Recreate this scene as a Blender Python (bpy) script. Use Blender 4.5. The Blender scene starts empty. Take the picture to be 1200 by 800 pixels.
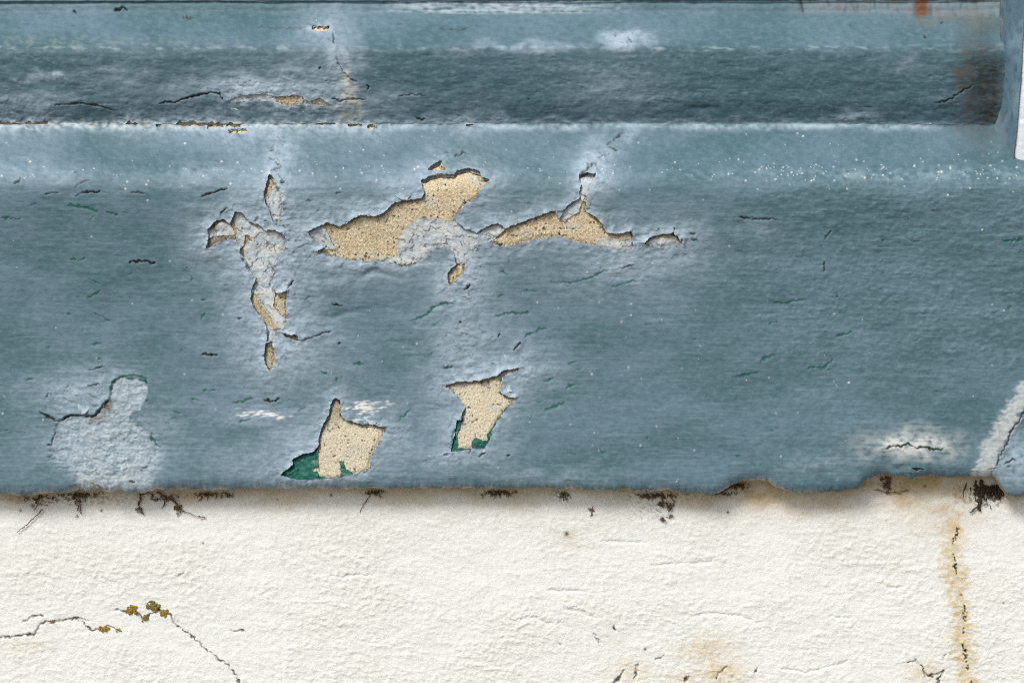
import bpy, math, random
import numpy as np

# ------------------------------------------------------------------ camera, sky, sun, exposure
PITCH = math.radians(6.0); DIST = 1.30; FOC = 78.0
CT, ST = math.cos(PITCH), math.sin(PITCH)
CY, CZ = -DIST * CT, 0.0885 + DIST * ST
SC = bpy.context.scene
cam_d = bpy.data.cameras.new('camera'); cam = bpy.data.objects.new('camera', cam_d)
SC.collection.objects.link(cam); SC.camera = cam
cam.location = (0, CY, CZ); cam.rotation_euler = (math.pi / 2 - PITCH, 0, 0)
cam_d.lens = FOC; cam_d.sensor_width = 36; cam_d.clip_start = 0.01; cam_d.clip_end = 2000
cam_d.dof.use_dof = True; cam_d.dof.focus_distance = DIST + 0.005; cam_d.dof.aperture_fstop = 11.0

SUN_EL, SUN_AZ = math.radians(46), math.radians(-34)      # azimuth from the wall's outward normal, to the left
w = bpy.data.worlds.new('World'); SC.world = w; w.use_nodes = True
nt = w.node_tree; bg = nt.nodes['Background']
sky = nt.nodes.new('ShaderNodeTexSky'); sky.sky_type = 'NISHITA'; sky.sun_disc = False
sdir = (math.sin(SUN_AZ) * math.cos(SUN_EL), -math.cos(SUN_AZ) * math.cos(SUN_EL), math.sin(SUN_EL))
sky.sun_elevation = SUN_EL; sky.sun_rotation = math.atan2(sdir[0], sdir[1])
sky.air_density = 1.0; sky.dust_density = 4.0; sky.ozone_density = 1.0
nt.links.new(sky.outputs[0], bg.inputs[0]); bg.inputs[1].default_value = 0.085
sl = bpy.data.lights.new('sun', 'SUN'); so = bpy.data.objects.new('sun', sl); SC.collection.objects.link(so)
sl.energy = 1.7; sl.angle = math.radians(16); sl.color = (1.0, 0.98, 0.955)
from mathutils import Vector
so.rotation_euler = Vector(sdir).to_track_quat('Z', 'Y').to_euler()
SC.view_settings.view_transform = 'Standard'; SC.view_settings.look = 'None'
SC.view_settings.gamma = 1; SC.view_settings.use_curve_mapping = False
SC.view_settings.exposure = 0.62
SC.render.engine = 'CYCLES'; SC.cycles.max_bounces = 6; SC.cycles.use_denoising = False; SC.cycles.filter_width = 1.1

# ------------------------------------------------------------------ helpers
RNG = np.random.RandomState(7); random.seed(7)
PERM = np.tile(RNG.permutation(256), 3).astype(np.int32)
GA = RNG.rand(256) * 2 * math.pi; GX, GY = np.cos(GA), np.sin(GA)
def noise(x, y, s=0):
    x = np.asarray(x, float) + s * 17.31; y = np.asarray(y, float) + s * 9.73
    xi = np.floor(x).astype(np.int32); yi = np.floor(y).astype(np.int32)
    fx, fy = x - xi, y - yi
    ux = fx * fx * fx * (fx * (fx * 6 - 15) + 10); uy = fy * fy * fy * (fy * (fy * 6 - 15) + 10)
    x0, x1, y0, y1 = xi & 255, (xi + 1) & 255, yi & 255, (yi + 1) & 255
    def g(a, b, dx, dy):
        h = PERM[PERM[a] + b]; return GX[h] * dx + GY[h] * dy
    n0 = g(x0, y0, fx, fy) * (1 - ux) + g(x1, y0, fx - 1, fy) * ux
    n1 = g(x0, y1, fx, fy - 1) * (1 - ux) + g(x1, y1, fx - 1, fy - 1) * ux
    return (n0 * (1 - uy) + n1 * uy) * 1.5
def fbm(x, y, o=4, s=0, gain=.5):
    r = 0; a = 1.0; t = 0
    for i in range(o):
        r = r + a * noise(x * 2 ** i, y * 2 ** i, s + i * 3); t += a; a *= gain
    return r / t
def sstep(a, b, x):
    t = np.clip((x - a) / (b - a), 0, 1); return t * t * (3 - 2 * t)
def lin(r, g, b):
    f = lambda c: (c / 255) / 12.92 if c < 10 else (((c / 255) + .055) / 1.055) ** 2.4
    return np.array([f(r), f(g), f(b)])
def mixc(col, tgt, wgt):
    wgt = np.clip(wgt, 0, 1)[..., None]; return col * (1 - wgt) + np.asarray(tgt) * wgt

def seg_dist(U, V, pts, closed=False):
    d = np.full(U.shape, 1e9); n = len(pts); inside = np.zeros(U.shape, bool)
    for i in range(n if closed else n - 1):
        (ax, ay), (bx, by) = pts[i], pts[(i + 1) % n]
        ex, ey = bx - ax, by - ay; L = ex * ex + ey * ey + 1e-9
        t = np.clip(((U - ax) * ex + (V - ay) * ey) / L, 0, 1)
        d = np.minimum(d, (U - ax - t * ex) ** 2 + (V - ay - t * ey) ** 2)
        if closed and ay != by:
            c = ((ay > V) != (by > V)) & (U < ex * (V - ay) / (by - ay) + ax); inside ^= c
    d = np.sqrt(d)
    return np.where(inside, -d, d) if closed else d
def window(U, V, pts, m):
    """rows/cols of the (row-regular) arrays that come within m pixels of pts"""
    p = np.array(pts); r = np.where((V.max(1) > p[:, 1].min() - m) & (V.min(1) < p[:, 1].max() + m))[0]
    c = np.where((U.max(0) > p[:, 0].min() - m) & (U.min(0) < p[:, 0].max() + m))[0]
    if len(r) == 0 or len(c) == 0: return None
    return slice(r[0], r[-1] + 1), slice(c[0], c[-1] + 1)
FAR = 45.0
def sdf_union(U, V, polys):
    d = np.full(U.shape, FAR)
    for p in polys:
        s = window(U, V, p, FAR)
        if s is None: continue
        d[s] = np.minimum(d[s], seg_dist(U[s], V[s], p, True))
    return d
def strokes(U, V, lines, soft=.6, rag=1.0):
    """soft 0..1 mask of thin, ragged, tapering strokes; each line = (width, [pts])"""
    m = np.zeros(U.shape)
    for wd, pts in lines:
        s = window(U, V, pts, wd + 6)
        if s is None: continue
        k = (.5 + wd * .45) * rag
        uu = U[s] + k * (noise(U[s] / 5.3, V[s] / 4.1, 5) * 1.5 + noise(U[s] / 2.1, V[s] / 2.3, 25) * .35); vv = V[s] + k * (noise(U[s] / 4.7, V[s] / 5.9, 6) * 1.5 + noise(U[s] / 2.4, V[s] / 2.0, 26) * .35)
        p = np.array(pts, float); Ls = np.hypot(*np.diff(p, axis=0).T); tot = Ls.sum(); acc = 0
        best = np.full(uu.shape, 1e9); tb = np.zeros(uu.shape)
        for i in range(len(p) - 1):
            ex, ey = p[i + 1] - p[i]; t = np.clip(((uu - p[i, 0]) * ex + (vv - p[i, 1]) * ey) / (ex * ex + ey * ey + 1e-9), 0, 1)
            q = np.hypot(uu - p[i, 0] - t * ex, vv - p[i, 1] - t * ey); w_ = q < best
            best = np.where(w_, q, best); tb = np.where(w_, (acc + t * Ls[i]) / tot, tb); acc += Ls[i]
        tap = np.clip(np.minimum(tb, 1 - tb) * min(6, max(2.2, tot / 6)), 0, 1) ** .6
        half = wd * .50 * tap * np.clip(1 + .8 * noise(tb * tot / 9, tb * 0 + wd * 7.7 + p[0, 0], 9), .1, 1.7)
        m[s] = np.maximum(m[s], (1 - sstep(half - soft * .4, half + soft, best)) * np.clip(half * 2.1, 0, 1) * (1 if wd > 1.35 else .45 + .5 * ((p[0, 0] * 7.31) % 1)))
    return m
def blobs(U, V, lst):
    m = np.zeros(U.shape)
    for (cu, cv, ru, rv, a) in lst:
        s = window(U, V, [(cu - 2 * ru, cv - 2 * rv), (cu + 2 * ru, cv + 2 * rv)], 2)
        if s is None: continue
        q = ((U[s] - cu) / ru) ** 2 + ((V[s] - cv) / rv) ** 2
        m[s] = np.maximum(m[s], a * np.exp(-q * .9))
    return m

# pixel -> direction -> point at a given depth Y (the depth comes from the wall or the sill profile)
S = 36.0 / 1200 / FOC
def ray(U, V, Y):
    a = (V - 400) * S; b = (U - 600) * S
    t = (Y - CY) / (CT - a * ST)
    return b * t, Y, CZ + t * (-ST - a * CT)
def pix(X, Y, Z):
    dy, dz = Y - CY, Z - CZ; depth = dy * CT - dz * ST; up = dy * ST + dz * CT
    return 600 + X / depth / S, 400 - up / depth / S

def link(o, parent=None):
    SC.collection.objects.link(o)
    if parent is not None: o.parent = parent
    return o
def mesh_obj(name, P, F, mat, parent=None, col=None, smooth=True, tris=None):
    me = bpy.data.meshes.new(name)
    F = np.asarray(F, np.int32).reshape(-1, 4) if len(F) else np.zeros((0, 4), np.int32)
    nt_ = 0 if tris is None else len(tris)
    me.vertices.add(len(P)); me.vertices.foreach_set('co', np.asarray(P, np.float32).ravel())
    me.loops.add(len(F) * 4 + nt_ * 3)
    idx = F.ravel() if not nt_ else np.concatenate([F.ravel(), np.asarray(tris, np.int32).ravel()])
    me.loops.foreach_set('vertex_index', idx.astype(np.int32))
    me.polygons.add(len(F) + nt_)
    st = np.concatenate([np.arange(len(F)) * 4, len(F) * 4 + np.arange(nt_) * 3]).astype(np.int32)
    me.polygons.foreach_set('loop_start', st)
    me.polygons.foreach_set('use_smooth', np.full(len(F) + nt_, smooth))
    me.update(calc_edges=True)
    if col is not None:
        at = me.attributes.new('col', 'FLOAT_COLOR', 'POINT')
        c4 = np.ones((len(P), 4), np.float32); c4[:, :3] = np.clip(col, 0, 1)
        at.data.foreach_set('color', c4.ravel())
    me.materials.append(mat)
    return link(bpy.data.objects.new(name, me), parent)
def empty(name, loc=(0, 0, 0), label=None, cat=None, group=None):
    o = bpy.data.objects.new(name, None); o.empty_display_size = .05; o.location = loc
    link(o); return tag(o, label, cat, group)
def tag(o, label=None, cat=None, group=None, kind=None):
    if label: o['label'] = label
    if cat: o['category'] = cat
    if group: o['group'] = group
    if kind: o['kind'] = kind
    return o
def grid_faces(nr, nc):
    i = np.arange(nr * nc).reshape(nr, nc)
    return np.stack([i[:-1, :-1], i[1:, :-1], i[1:, 1:], i[:-1, 1:]], -1).reshape(-1, 4)
def box(name, x0, x1, y0, y1, z0, z1, mat, parent=None, bev=.003):
    import bmesh
    bm = bmesh.new(); bmesh.ops.create_cube(bm, size=1)
    for v in bm.verts:
        v.co = ((x0 + x1) / 2 + v.co.x * (x1 - x0), (y0 + y1) / 2 + v.co.y * (y1 - y0), (z0 + z1) / 2 + v.co.z * (z1 - z0))
    if bev: bmesh.ops.bevel(bm, geom=bm.edges[:], offset=bev, segments=2, affect='EDGES', profile=.5)
    me = bpy.data.meshes.new(name); bm.to_mesh(me); bm.free(); me.materials.append(mat)
    return link(bpy.data.objects.new(name, me), parent)

# ------------------------------------------------------------------ materials
def mat_attr(name, rough=.6, spec=.4, bumps=((600, .3, .0004),), var=.12, varscale=250, stretch=(1, 1, 1), speck=None):
    m = bpy.data.materials.new(name); m.use_nodes = True; n = m.node_tree; L = n.links
    b = n.nodes['Principled BSDF']
    at = n.nodes.new('ShaderNodeAttribute'); at.attribute_name = 'col'
    tc = n.nodes.new('ShaderNodeNewGeometry')
    mp = n.nodes.new('ShaderNodeMapping'); mp.inputs['Scale'].default_value = stretch
    L.new(tc.outputs['Position'], mp.inputs['Vector'])
    def nz(scale, det=4):
        t = n.nodes.new('ShaderNodeTexNoise'); t.inputs['Scale'].default_value = scale; t.inputs['Detail'].default_value = det
        L.new(mp.outputs[0], t.inputs['Vector']); return t
    v = nz(varscale, 6)
    mr = n.nodes.new('ShaderNodeMapRange'); mr.inputs['From Min'].default_value = .3; mr.inputs['From Max'].default_value = .7
    mr.inputs['To Min'].default_value = 1 - var; mr.inputs['To Max'].default_value = 1 + var
    L.new(v.outputs['Fac'], mr.inputs['Value'])
    mx = n.nodes.new('ShaderNodeVectorMath'); mx.operation = 'SCALE'
    L.new(at.outputs['Color'], mx.inputs[0]); L.new(mr.outputs[0], mx.inputs['Scale'])
    L.new(mx.outputs[0], b.inputs['Base Color'])
    r2 = n.nodes.new('ShaderNodeMapRange'); r2.inputs['From Min'].default_value = .3; r2.inputs['From Max'].default_value = .7
    r2.inputs['To Min'].default_value = rough - .12; r2.inputs['To Max'].default_value = min(1, rough + .12)
    L.new(v.outputs['Fac'], r2.inputs['Value']); L.new(r2.outputs[0], b.inputs['Roughness'])
    b.inputs['Specular IOR Level'].default_value = spec
    prev = None
    for sc, stg, dist in bumps:
        t = nz(sc, 5); bp = n.nodes.new('ShaderNodeBump'); bp.inputs['Strength'].default_value = stg; bp.inputs['Distance'].default_value = dist
        L.new(t.outputs['Fac'], bp.inputs['Height'])
        if prev: L.new(prev.outputs[0], bp.inputs['Normal'])
        prev = bp
    if prev: L.new(prev.outputs[0], b.inputs['Normal'])
    return m
def mat_plain(name, c, rough=.7, var=.25, scale=60, bump=.3, bdist=.001, spec=.3):
    m = bpy.data.materials.new(name); m.use_nodes = True; n = m.node_tree; L = n.links; b = n.nodes['Principled BSDF']
    g = n.nodes.new('ShaderNodeNewGeometry'); t = n.nodes.new('ShaderNodeTexNoise')
    t.inputs['Scale'].default_value = scale; t.inputs['Detail'].default_value = 6; L.new(g.outputs['Position'], t.inputs['Vector'])
    cr = n.nodes.new('ShaderNodeValToRGB'); c = np.array(c)
    cr.color_ramp.elements[0].position = .3; cr.color_ramp.elements[1].position = .7
    cr.color_ramp.elements[0].color = (*(c * (1 - var)), 1); cr.color_ramp.elements[1].color = (*np.clip(c * (1 + var), 0, 1), 1)
    L.new(t.outputs['Fac'], cr.inputs[0]); L.new(cr.outputs[0], b.inputs['Base Color'])
    bp = n.nodes.new('ShaderNodeBump'); bp.inputs['Strength'].default_value = bump; bp.inputs['Distance'].default_value = bdist
    L.new(t.outputs['Fac'], bp.inputs['Height']); L.new(bp.outputs[0], b.inputs['Normal'])
    b.inputs['Roughness'].default_value = rough; b.inputs['Specular IOR Level'].default_value = spec
    return m
M_PAINT = mat_attr('blue_paint', .58, .28, ((1500, .22, .0003), (480, .25, .0005)), .07, 1000, (.3, 1, 1))
M_OLD = mat_attr('old_chalky_paint', .85, .2, ((1300, .5, .0004), (380, .35, .0008)), .12, 700)
M_BARE = mat_attr('sandy_render', .95, .1, ((2200, .7, .0005), (900, .6, .0008)), .22, 1500)
M_WALL = mat_attr('white_render_paint', .85, .2, ((1500, .5, .0004), (600, .35, .0006)), .05, 700, (.7, 1, 1))
M_CORE = mat_plain('core_render', lin(176, 158, 122), .95, .2, 300)
M_ROOT = mat_plain('dry_root', lin(104, 84, 58), .9, .45, 900)
M_WEB = mat_plain('sooty_web', lin(66, 56, 44), .95, .4, 1200)
M_LICH = mat_plain('yellow_lichen', lin(150, 118, 34), .95, .35, 900, .6)
M_LICH2 = mat_plain('olive_lichen', lin(120, 112, 56), .95, .35, 900, .6)
M_FRAME = mat_plain('frame_paint', lin(104, 124, 134), .55, .12, 90, .2)
M_GROUND = mat_plain('paving', lin(112, 108, 102), .9, .12, 6, .2, .004)
M_GLASS = mat_plain('window_glass', (.015, .018, .02), .05, .1, 3, 0, 0, .5)

# ------------------------------------------------------------------ the shapes of the peeled places (photo pixels)
def zp(ox, oy, sc, *xy):
    return [(ox + x / sc, oy + y / sc) for x, y in zip(xy[::2], xy[1::2])]
A = lambda *xy: zp(350, 180, 4.8, *xy)
B = lambda *xy: zp(550, 170, 4.0, *xy)
Cc = lambda *xy: zp(220, 170, 5.97, *xy)
D_ = lambda *xy: zp(220, 300, 5.97, *xy)
E_ = lambda *xy: zp(0, 400, 4.0, *xy)
F_ = lambda *xy: zp(300, 430, 5.97, *xy)
G_ = lambda *xy: zp(480, 400, 5.97, *xy)
R1 = lambda *xy: zp(300, 0, 4.0, *xy)
R0 = lambda *xy: zp(0, 0, 4.0, *xy)
BARE = dict(
 big=A(125,400,160,385,235,405,300,365,350,340,450,348,510,300,545,270,600,262,690,250,705,225,690,160,740,135,800,122,870,128,890,105,960,92,1020,115,1030,145,1085,150,1035,190,1000,245,940,280,890,330,840,378,780,365,680,362,630,390,580,440,555,490,570,545,540,578,480,578,420,598,340,600,260,590,200,575,110,548,150,538,210,530,180,490,165,440),
 top=A(720,97,755,72,785,55,815,38,800,60,825,97,770,105),
 foot=A(528,608,560,622,600,624,660,610,655,622,600,636,560,632),
 drop=A(885,620,915,622,937,616,930,660,895,705,855,740,838,715,840,670),
 right=B(95,450,160,408,175,385,240,360,305,335,370,312,437,302,432,350,450,358,480,330,515,312,528,262,550,262,548,312,590,335,625,370,640,405,700,415,755,402,765,430,720,440,660,435,620,445,590,468,520,458,430,430,370,430,290,446,220,464,160,475,110,465),
 rightend=B(818,460,840,430,900,415,950,406,975,425,998,462,985,440,960,428,900,432,850,445,825,470),
 strip=Cc(570,215,600,260,590,300,585,330,550,345,545,405,535,330,545,300,555,265),
 bird=Cc(150,650,200,635,300,630,340,622,330,645,240,655,180,690,130,730,112,722),
 bird2=Cc(290,500,320,455,370,460,330,480,318,520,352,610,330,625,300,560,230,530,160,600,150,580,200,525,260,515),
 hook=Cc(405,628,445,630,430,660,410,690,392,740,400,790,375,790,372,735,395,690),
 long=D_(450,240,475,260,500,320,540,380,580,420,605,470,615,515,590,500,555,485,500,425,465,360,445,300),
 side=D_(618,262,660,250,700,240,690,310,690,380,692,450,675,420,640,385,600,350,605,300),
 dip=D_(650,525,700,545,750,545,785,572,720,578,680,560),
 tail=D_(548,605,590,595,605,650,615,690,600,770,575,805,545,755,530,700),
 smear=E_(440,352,470,310,515,265,537,290,505,318,490,370,495,405,470,400,438,372),
 square=F_(555,210,592,225,600,330,625,365,700,385,750,405,810,390,860,410,915,420,890,480,840,560,810,610,795,690,790,715,740,735,600,765,500,772,440,755,425,725,380,715,430,700,432,640,440,540,450,450,480,390,510,330,520,260),
 boot=G_(250,310,320,280,400,275,480,270,560,250,610,240,640,205,700,195,790,180,740,205,690,215,640,250,640,320,630,360,680,385,740,395,700,440,650,490,610,545,580,600,540,650,550,690,430,745,340,745,330,640,355,590,365,530,385,470,350,400,300,350),
 riser=R1(88,455,140,447,200,446,215,465,190,485,160,494,110,482),
 riser2=R1(250,475,275,470,300,463,340,485,300,492,268,490),
 nick=R1(255,142,275,130,310,136,348,134,335,155,290,157),
 nick2=R1(980,588,1020,586,1022,598,985,600),
)
GREEN_ISL = [F_(575,655,600,660,630,700,670,740,640,755,600,748,590,700), G_(430,695,460,675,500,685,545,690,530,742,440,740),
             G_(330,545,372,545,350,600,325,640,318,590)]
TOP = dict(
 big=A(50,435,125,400,160,385,235,405,300,365,350,340,450,348,510,300,545,270,600,262,690,250,705,225,690,160,740,135,800,122,870,128,890,105,960,92,1020,115,1030,145,1085,150,1035,190,1000,245,940,285,900,340,880,372,940,420,1000,440,1060,405,1120,388,1165,420,1150,450,1080,482,1020,502,985,555,937,620,885,618,868,550,850,535,770,520,710,590,660,622,590,638,528,612,430,604,340,606,260,598,200,583,108,550,150,520,100,490,60,460),
 top=BARE['top'], drop=BARE['drop'],
 right=B(95,450,160,408,175,385,240,360,305,335,370,312,437,302,470,275,515,245,520,190,515,150,550,140,595,148,570,190,552,250,550,312,590,335,625,370,640,405,700,415,755,402,770,430,765,455,775,488,740,500,650,488,590,470,520,458,430,430,370,430,290,446,220,464,160,475,110,465),
 rightend=B(818,460,840,430,900,415,950,406,975,425,1000,465,960,470,900,478,840,480),
 strip=Cc(570,215,600,230,612,260,650,330,665,400,660,500,640,545,600,530,570,450,545,410,533,330,545,300,555,265),
 patch=[(270,262),(276,247),(284,249),(290,258),(302,262),(312,269),(322,269),(331,272),(337,281),(334,291),(327,299),(324,310),(321,322),(318,333),(325,343),(337,340),(335.6,352),(337,376),(332,386),(323,388),(320,399),(312,401),(314,388),(310,374),(302,368),(297,359),(294,349),(295,340),(300,326),(291,313),(287,303),(281,296),(283,287),(276,281),(262,281),(250,287),(241,292),(245,279),(243,270),(250,260),(262,256)],
 dip=BARE['dip'], tail=BARE['tail'],
 ghost_=E_(185,330,275,372,330,345,390,345,445,350,470,310,515,265,520,210,550,172,640,160,690,187,690,240,660,310,610,345,640,390,700,420,715,470,760,500,770,560,735,600,735,705,380,705,345,660,330,600,240,560,235,490,258,412,272,380),
 square=BARE['square'][:13] + F_(795,690,790,720,740,738,600,770,500,778,375,783,300,787,168,757,215,715,262,680,252,648,330,603,400,590,440,545,450,450,480,390,510,330,520,260),
 boot=G_(250,310,320,280,400,275,480,270,560,250,610,240,640,205,700,195,790,180,740,205,690,215,650,250,645,320,636,360,680,383,742,395,705,445,655,500,612,560,575,630,560,690,520,746,400,755,285,772,300,700,322,620,326,542,362,545,368,520,385,470,350,400,300,350),
 riser=[(268,117),(285,112),(297,109.5),(318,110.5),(322,113),(350,110.5),(356,115),(364,118),(374,114.5),(386,120.5),(388,123),(366,123.5),(352,122),(340,124.5),(326,122),(316,118.5),(300,117),(284,120),(272,120)],
 nick=BARE['nick'], nick2=BARE['nick2'],
)
cr_ = random.Random(12)
for i, (u0, u1, vc, hw) in enumerate([(-4, 22, 145, 2.2), (30, 57, 144.5, 2), (148, 163, 145.5, 2.6), (183, 190, 148, 1.6), (207, 240, 146, 3.2), (243, 262, 147.5, 4), (265, 282, 147, 3.4), (370, 394, 145.5, 1.8), (408, 424, 148, 2.0), (430, 442, 150.5, 1.6), (268, 292, 155, 1.8)]):
    n_ = max(4, int((u1 - u0) / 4)); up = [(u0 + (u1 - u0) * k / n_, vc - 1.5 * hw * cr_.uniform(.5, 1.4) * (.3 if k in (0, n_) else 1)) for k in range(n_ + 1)]; dn_ = [(u0 + (u1 - u0) * k / n_, vc + 1.3 * hw * cr_.uniform(.3, 1.2)) for k in range(n_, -1, -1)]
    TOP['chip%d' % i] = up + dn_
    BARE['chip%d' % i] = [(a_, vc + (b_ - vc) * .8) for a_, b_ in up + dn_]
GHOST = TOP.pop('ghost_'); BARE.pop('smear')
BP, TP = list(BARE.values()), list(TOP.values())

DARK = [(2.2,[(47,482),(56,488),(68,494)]),(1.5,[(66,495),(82,487),(97,486),(111,488),(119,478),(129,466)]),(1.3,[(318,176),(323,171)]),(1.4,[(314,187),(322,190),(328,189)]),(1.3,[(311,228),(309,238)]),(1.2,[(327,206),(333,214)]),(1.2,[(324,232),(331,240)]),(1.3,[(300,318),(305,328),(299,334)]),(1.2,[(288,300),(296,306)]),(1.3,[(308,280),(316,285),(312,292)]),(1.2,[(258,252),(262,246),(270,243)]),(1.2,[(255,264),(262,270),(268,268)]),(1.5,[(185,121),(205,119),(230,112),(248,108),(258,110),(263,119)]),(1.2,[(388,115),(400,118.5),(412,116),(432,117)]),
 (1.2,[(732,156),(722,163),(710,172)]),(1.6,[(714,174),(724,179)]),(1.3,[(717,182),(709,184),(700,188)]),(1.4,[(687,194),(700,194.5)]),(1.4,[(679,207),(687,202),(695,194)]),(1.1,[(700,209),(704,210)]),
 (1.5,[(1032,527),(1045,523),(1058,522),(1063,520),(1072,524),(1085,524),(1095,527),(1108,525)]),
 (1.3,[(1160,557),(1168,545),(1172,533),(1180,520),(1184,505),(1190,498),(1196,490),(1202,480),(1225,462)]),
 (1.2,[(1092,120),(1104,119),(1115,116),(1127,107),(1141,100)]),(1.6,[(601.6,411),(606,405),(611.6,401)]),
 (2.0,[(152,308),(160,306),(172,306.5),(183,309)]),(1.6,[(236,414),(250,416),(256,416)]),(2.0,[(308,468.5),(318,470),(327,468)]),(1.1,[(322,471),(328,465)]),(1.4,[(104,434),(116,431),(123,430)]),
 (1.4,[(102,452),(108,451),(118,450)]),(1.4,[(54,465),(58,461),(61,465)]),(2.2,[(134,13),(145,10),(150,10.5),(150,12.5)]),(2,[(85,15.5),(89,15.5)]),
 (1.3,[(215,18),(215,22),(228,21)]),(1.4,[(236,231),(246,226.5),(258,223),(268,221.5)]),(1,[(225,200.5),(233,198)]),(1.2,[(393,227),(403,225.5)]),(1.4,[(318,203),(326,200),(330,196)]),
 (1.6,[(323,193),(329,195.5)]),(1.3,[(317,180),(323,175)]),(1.5,[(329,216),(334,213.5)]),(1.2,[(346,291),(352,289),(358,286.5)]),(1.5,[(390,356),(398,358),(403,358.5)]),(1,[(396,402),(401,402)]),
 (1.2,[(276,371.5),(285,373.5)]),(1.1,[(262,335),(271,333)]),(1.4,[(337,341),(340,334),(345,328)]),(1.1,[(312,305),(318,310),(322,318),(321,330)]),(1.0,[(282,300),(290,312),(294,322)]),
 (1.2,[(304,278),(312,272),(320,270),(330,272)]),(1.1,[(297,261),(305,253)]),(1.2,[(298,302),(303,297),(308,293)]),(1.0,[(330,259),(336,268)]),(1.2,[(341,395),(352,399),(366,396),(378,390),(390,388)]),
 (1.5,[(533,185.5),(541,181),(550,181)]),(1.0,[(521,181),(528,180)]),(1.8,[(544,340),(548,337),(551,332)]),(2.2,[(536,377),(541,378.5)]),(1.6,[(583,395),(588,391.5)]),(1.1,[(569,400),(580,394)]),
 (1.1,[(770,270),(775,266)]),(1.3,[(724,315),(735,312),(744,310)]),(1.3,[(808,273),(815,275)]),(1.0,[(790,272),(791,265)]),(1.3,[(798,286),(800,278)]),(1.2,[(570,530),(560,535)]),
 (1.2,[(527,531),(520,533.5)]),(1.2,[(555,521),(549,533)]),(1.3,[(432,549),(436,548)]),(1.3,[(593,533),(597,533.5)]),(1.5,[(996,31),(999,31.5)]),(2.4,[(1101,26),(1106,26.5)]),(2.2,[(1083,43),(1087,45)]),
 (1.1,[(20,35),(30,33.5)]),(1.0,[(300,34),(330,33.5),(362,34)]),(1.0,[(515,35),(540,35.5),(552,33)]),(1.0,[(465,31),(474,29)]),(1.6,[(391,40),(391.5,46),(392,54)]),(1.2,[(394,64),(396,72),(402,84),(410,92),(420,98)]),
 (1.5,[(431,100),(432,105)]),(1.6,[(373,81),(377,79)]),(1.5,[(486,136),(494,140.5),(500,138)]),(1.2,[(465,113),(480,111),(500,112)]),(1.1,[(60,123),(95,121),(115,123),(135,129)]),
 (1.3,[(0,146),(10,144),(18,146),(30,145),(52,144),(57,140)]),(1.8,[(150,146),(160,145)]),(1.3,[(185,148),(188,149)]),(1.4,[(208,145),(222,144),(240,146),(258,144)]),(1.8,[(267,147),(277,146)]),(1.2,[(373,145),(392,145.5)]),
 (1.2,[(15,216),(24,212),(27,208)]),(1.1,[(88,221),(96,214),(108,212)]),(1.0,[(50,228),(60,226),(72,226)]),(1.4,[(88,230),(97,226),(112,225),(125,226)]),(1.2,[(152,226),(162,225.5),(172,227)]),(1.1,[(88,205),(93,201)]),
 (1.3,[(966,306),(966.5,319)]),(1.0,[(965,281),(977,268)]),(1.0,[(860,254),(885,257),(905,256),(915,259)]),
 (1.6,[(1068,548),(1076,550),(1084,549)]),(1.2,[(1176,545),(1186,538),(1194,541)]),(1.0,[(1178,547),(1186,546)]),(1.3,[(105,565),(118,571),(130,574)]),(1.1,[(148,564),(160,565)]),(1.1,[(165,547),(172,548),(175,552)]),(1.0,[(145,552),(150,549)]),
 (1.2,[(60,522),(56,521)]),(1.2,[(66,502),(61,520),(59,530)]),(1.0,[(168,468),(176,469)])]
GREEN = [(1.8,[(77,241),(90,241.5),(104,244),(115,248)]),(1.6,[(125,249),(132,250),(139,253)]),(1.4,[(35,241),(47,238)]),(1.6,[(0,254),(12,256),(28,256)]),(1.6,[(79,304),(90,304)]),(1.4,[(90,307),(102,301)]),
 (1.2,[(107,365),(115,369),(130,377)]),(1.3,[(235,377),(237,370),(243,367)]),(1.2,[(225,322),(225,330)]),(1.3,[(479,376),(497,371),(508.6,360),(522,354.5),(533.7,356)]),(1.3,[(579,372),(594,367),(621,366)]),
 (1.3,[(615,395),(631,387),(641,384)]),(1.3,[(645,330),(657,331),(677,330),(692,325),(715,315)]),(1.2,[(717,337),(735,330),(750,328)]),(1.3,[(905,355),(925,354),(945,350)]),(1.3,[(975,396),(1000,388)]),
 (1.3,[(1173,283),(1200,280)]),(1.2,[(978,343),(985,352)]),(1.2,[(900,381),(912,376)]),(1.3,[(890,427),(893,421),(911,415)]),(1.4,[(943,431),(965,431),(977,421)]),(1.2,[(857,443),(890,436)]),
 (1.4,[(375,435),(383,437),(388,443)]),(1.2,[(394,440),(395,448)]),(1.5,[(414,426),(428,426)]),(1.2,[(466,494),(475,486),(484,477)]),(1.3,[(518,432),(536,429)]),(1.2,[(500,416),(508,415)]),
 (1.3,[(664,428),(677,423)]),(1.2,[(635,448),(650,443)]),(1.1,[(638,481),(664,471)]),(1.2,[(662,455),(676,449)]),(1.3,[(54,407),(60,407)]),(1.2,[(105,404),(118,402)]),(1.3,[(210,413),(215,407)]),
 (1.1,[(30,446),(40,444)]),(1.1,[(224,467),(235,469)]),(1.2,[(237,458),(255,457)]),(1.2,[(272,472),(285,470),(298,466)]),(1.2,[(278,494),(297,491)]),(1.1,[(200,482),(212,484)]),(1.3,[(178,505),(178,515),(185,522),(190,524)]),
 (1.2,[(132,462),(130,452),(136,444),(148,440),(162,440),(171,444),(173,455)]),(1.1,[(582,350),(592,343)]),(1.1,[(596,303),(597,309)]),(1.2,[(585,316),(596,322)]),(1.1,[(614,340),(632,342)]),
 (1.2,[(103,327),(112,330),(118,333)]),(1.1,[(100,350),(112,345),(122,338)]),(1.2,[(313,396),(315,386)]),(1.3,[(334,375),(334,365)]),(1.2,[(533,499),(530,515),(528,528)]),(1.2,[(585,480),(577,500),(573,515)])]
rr = random.Random(3)
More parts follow.
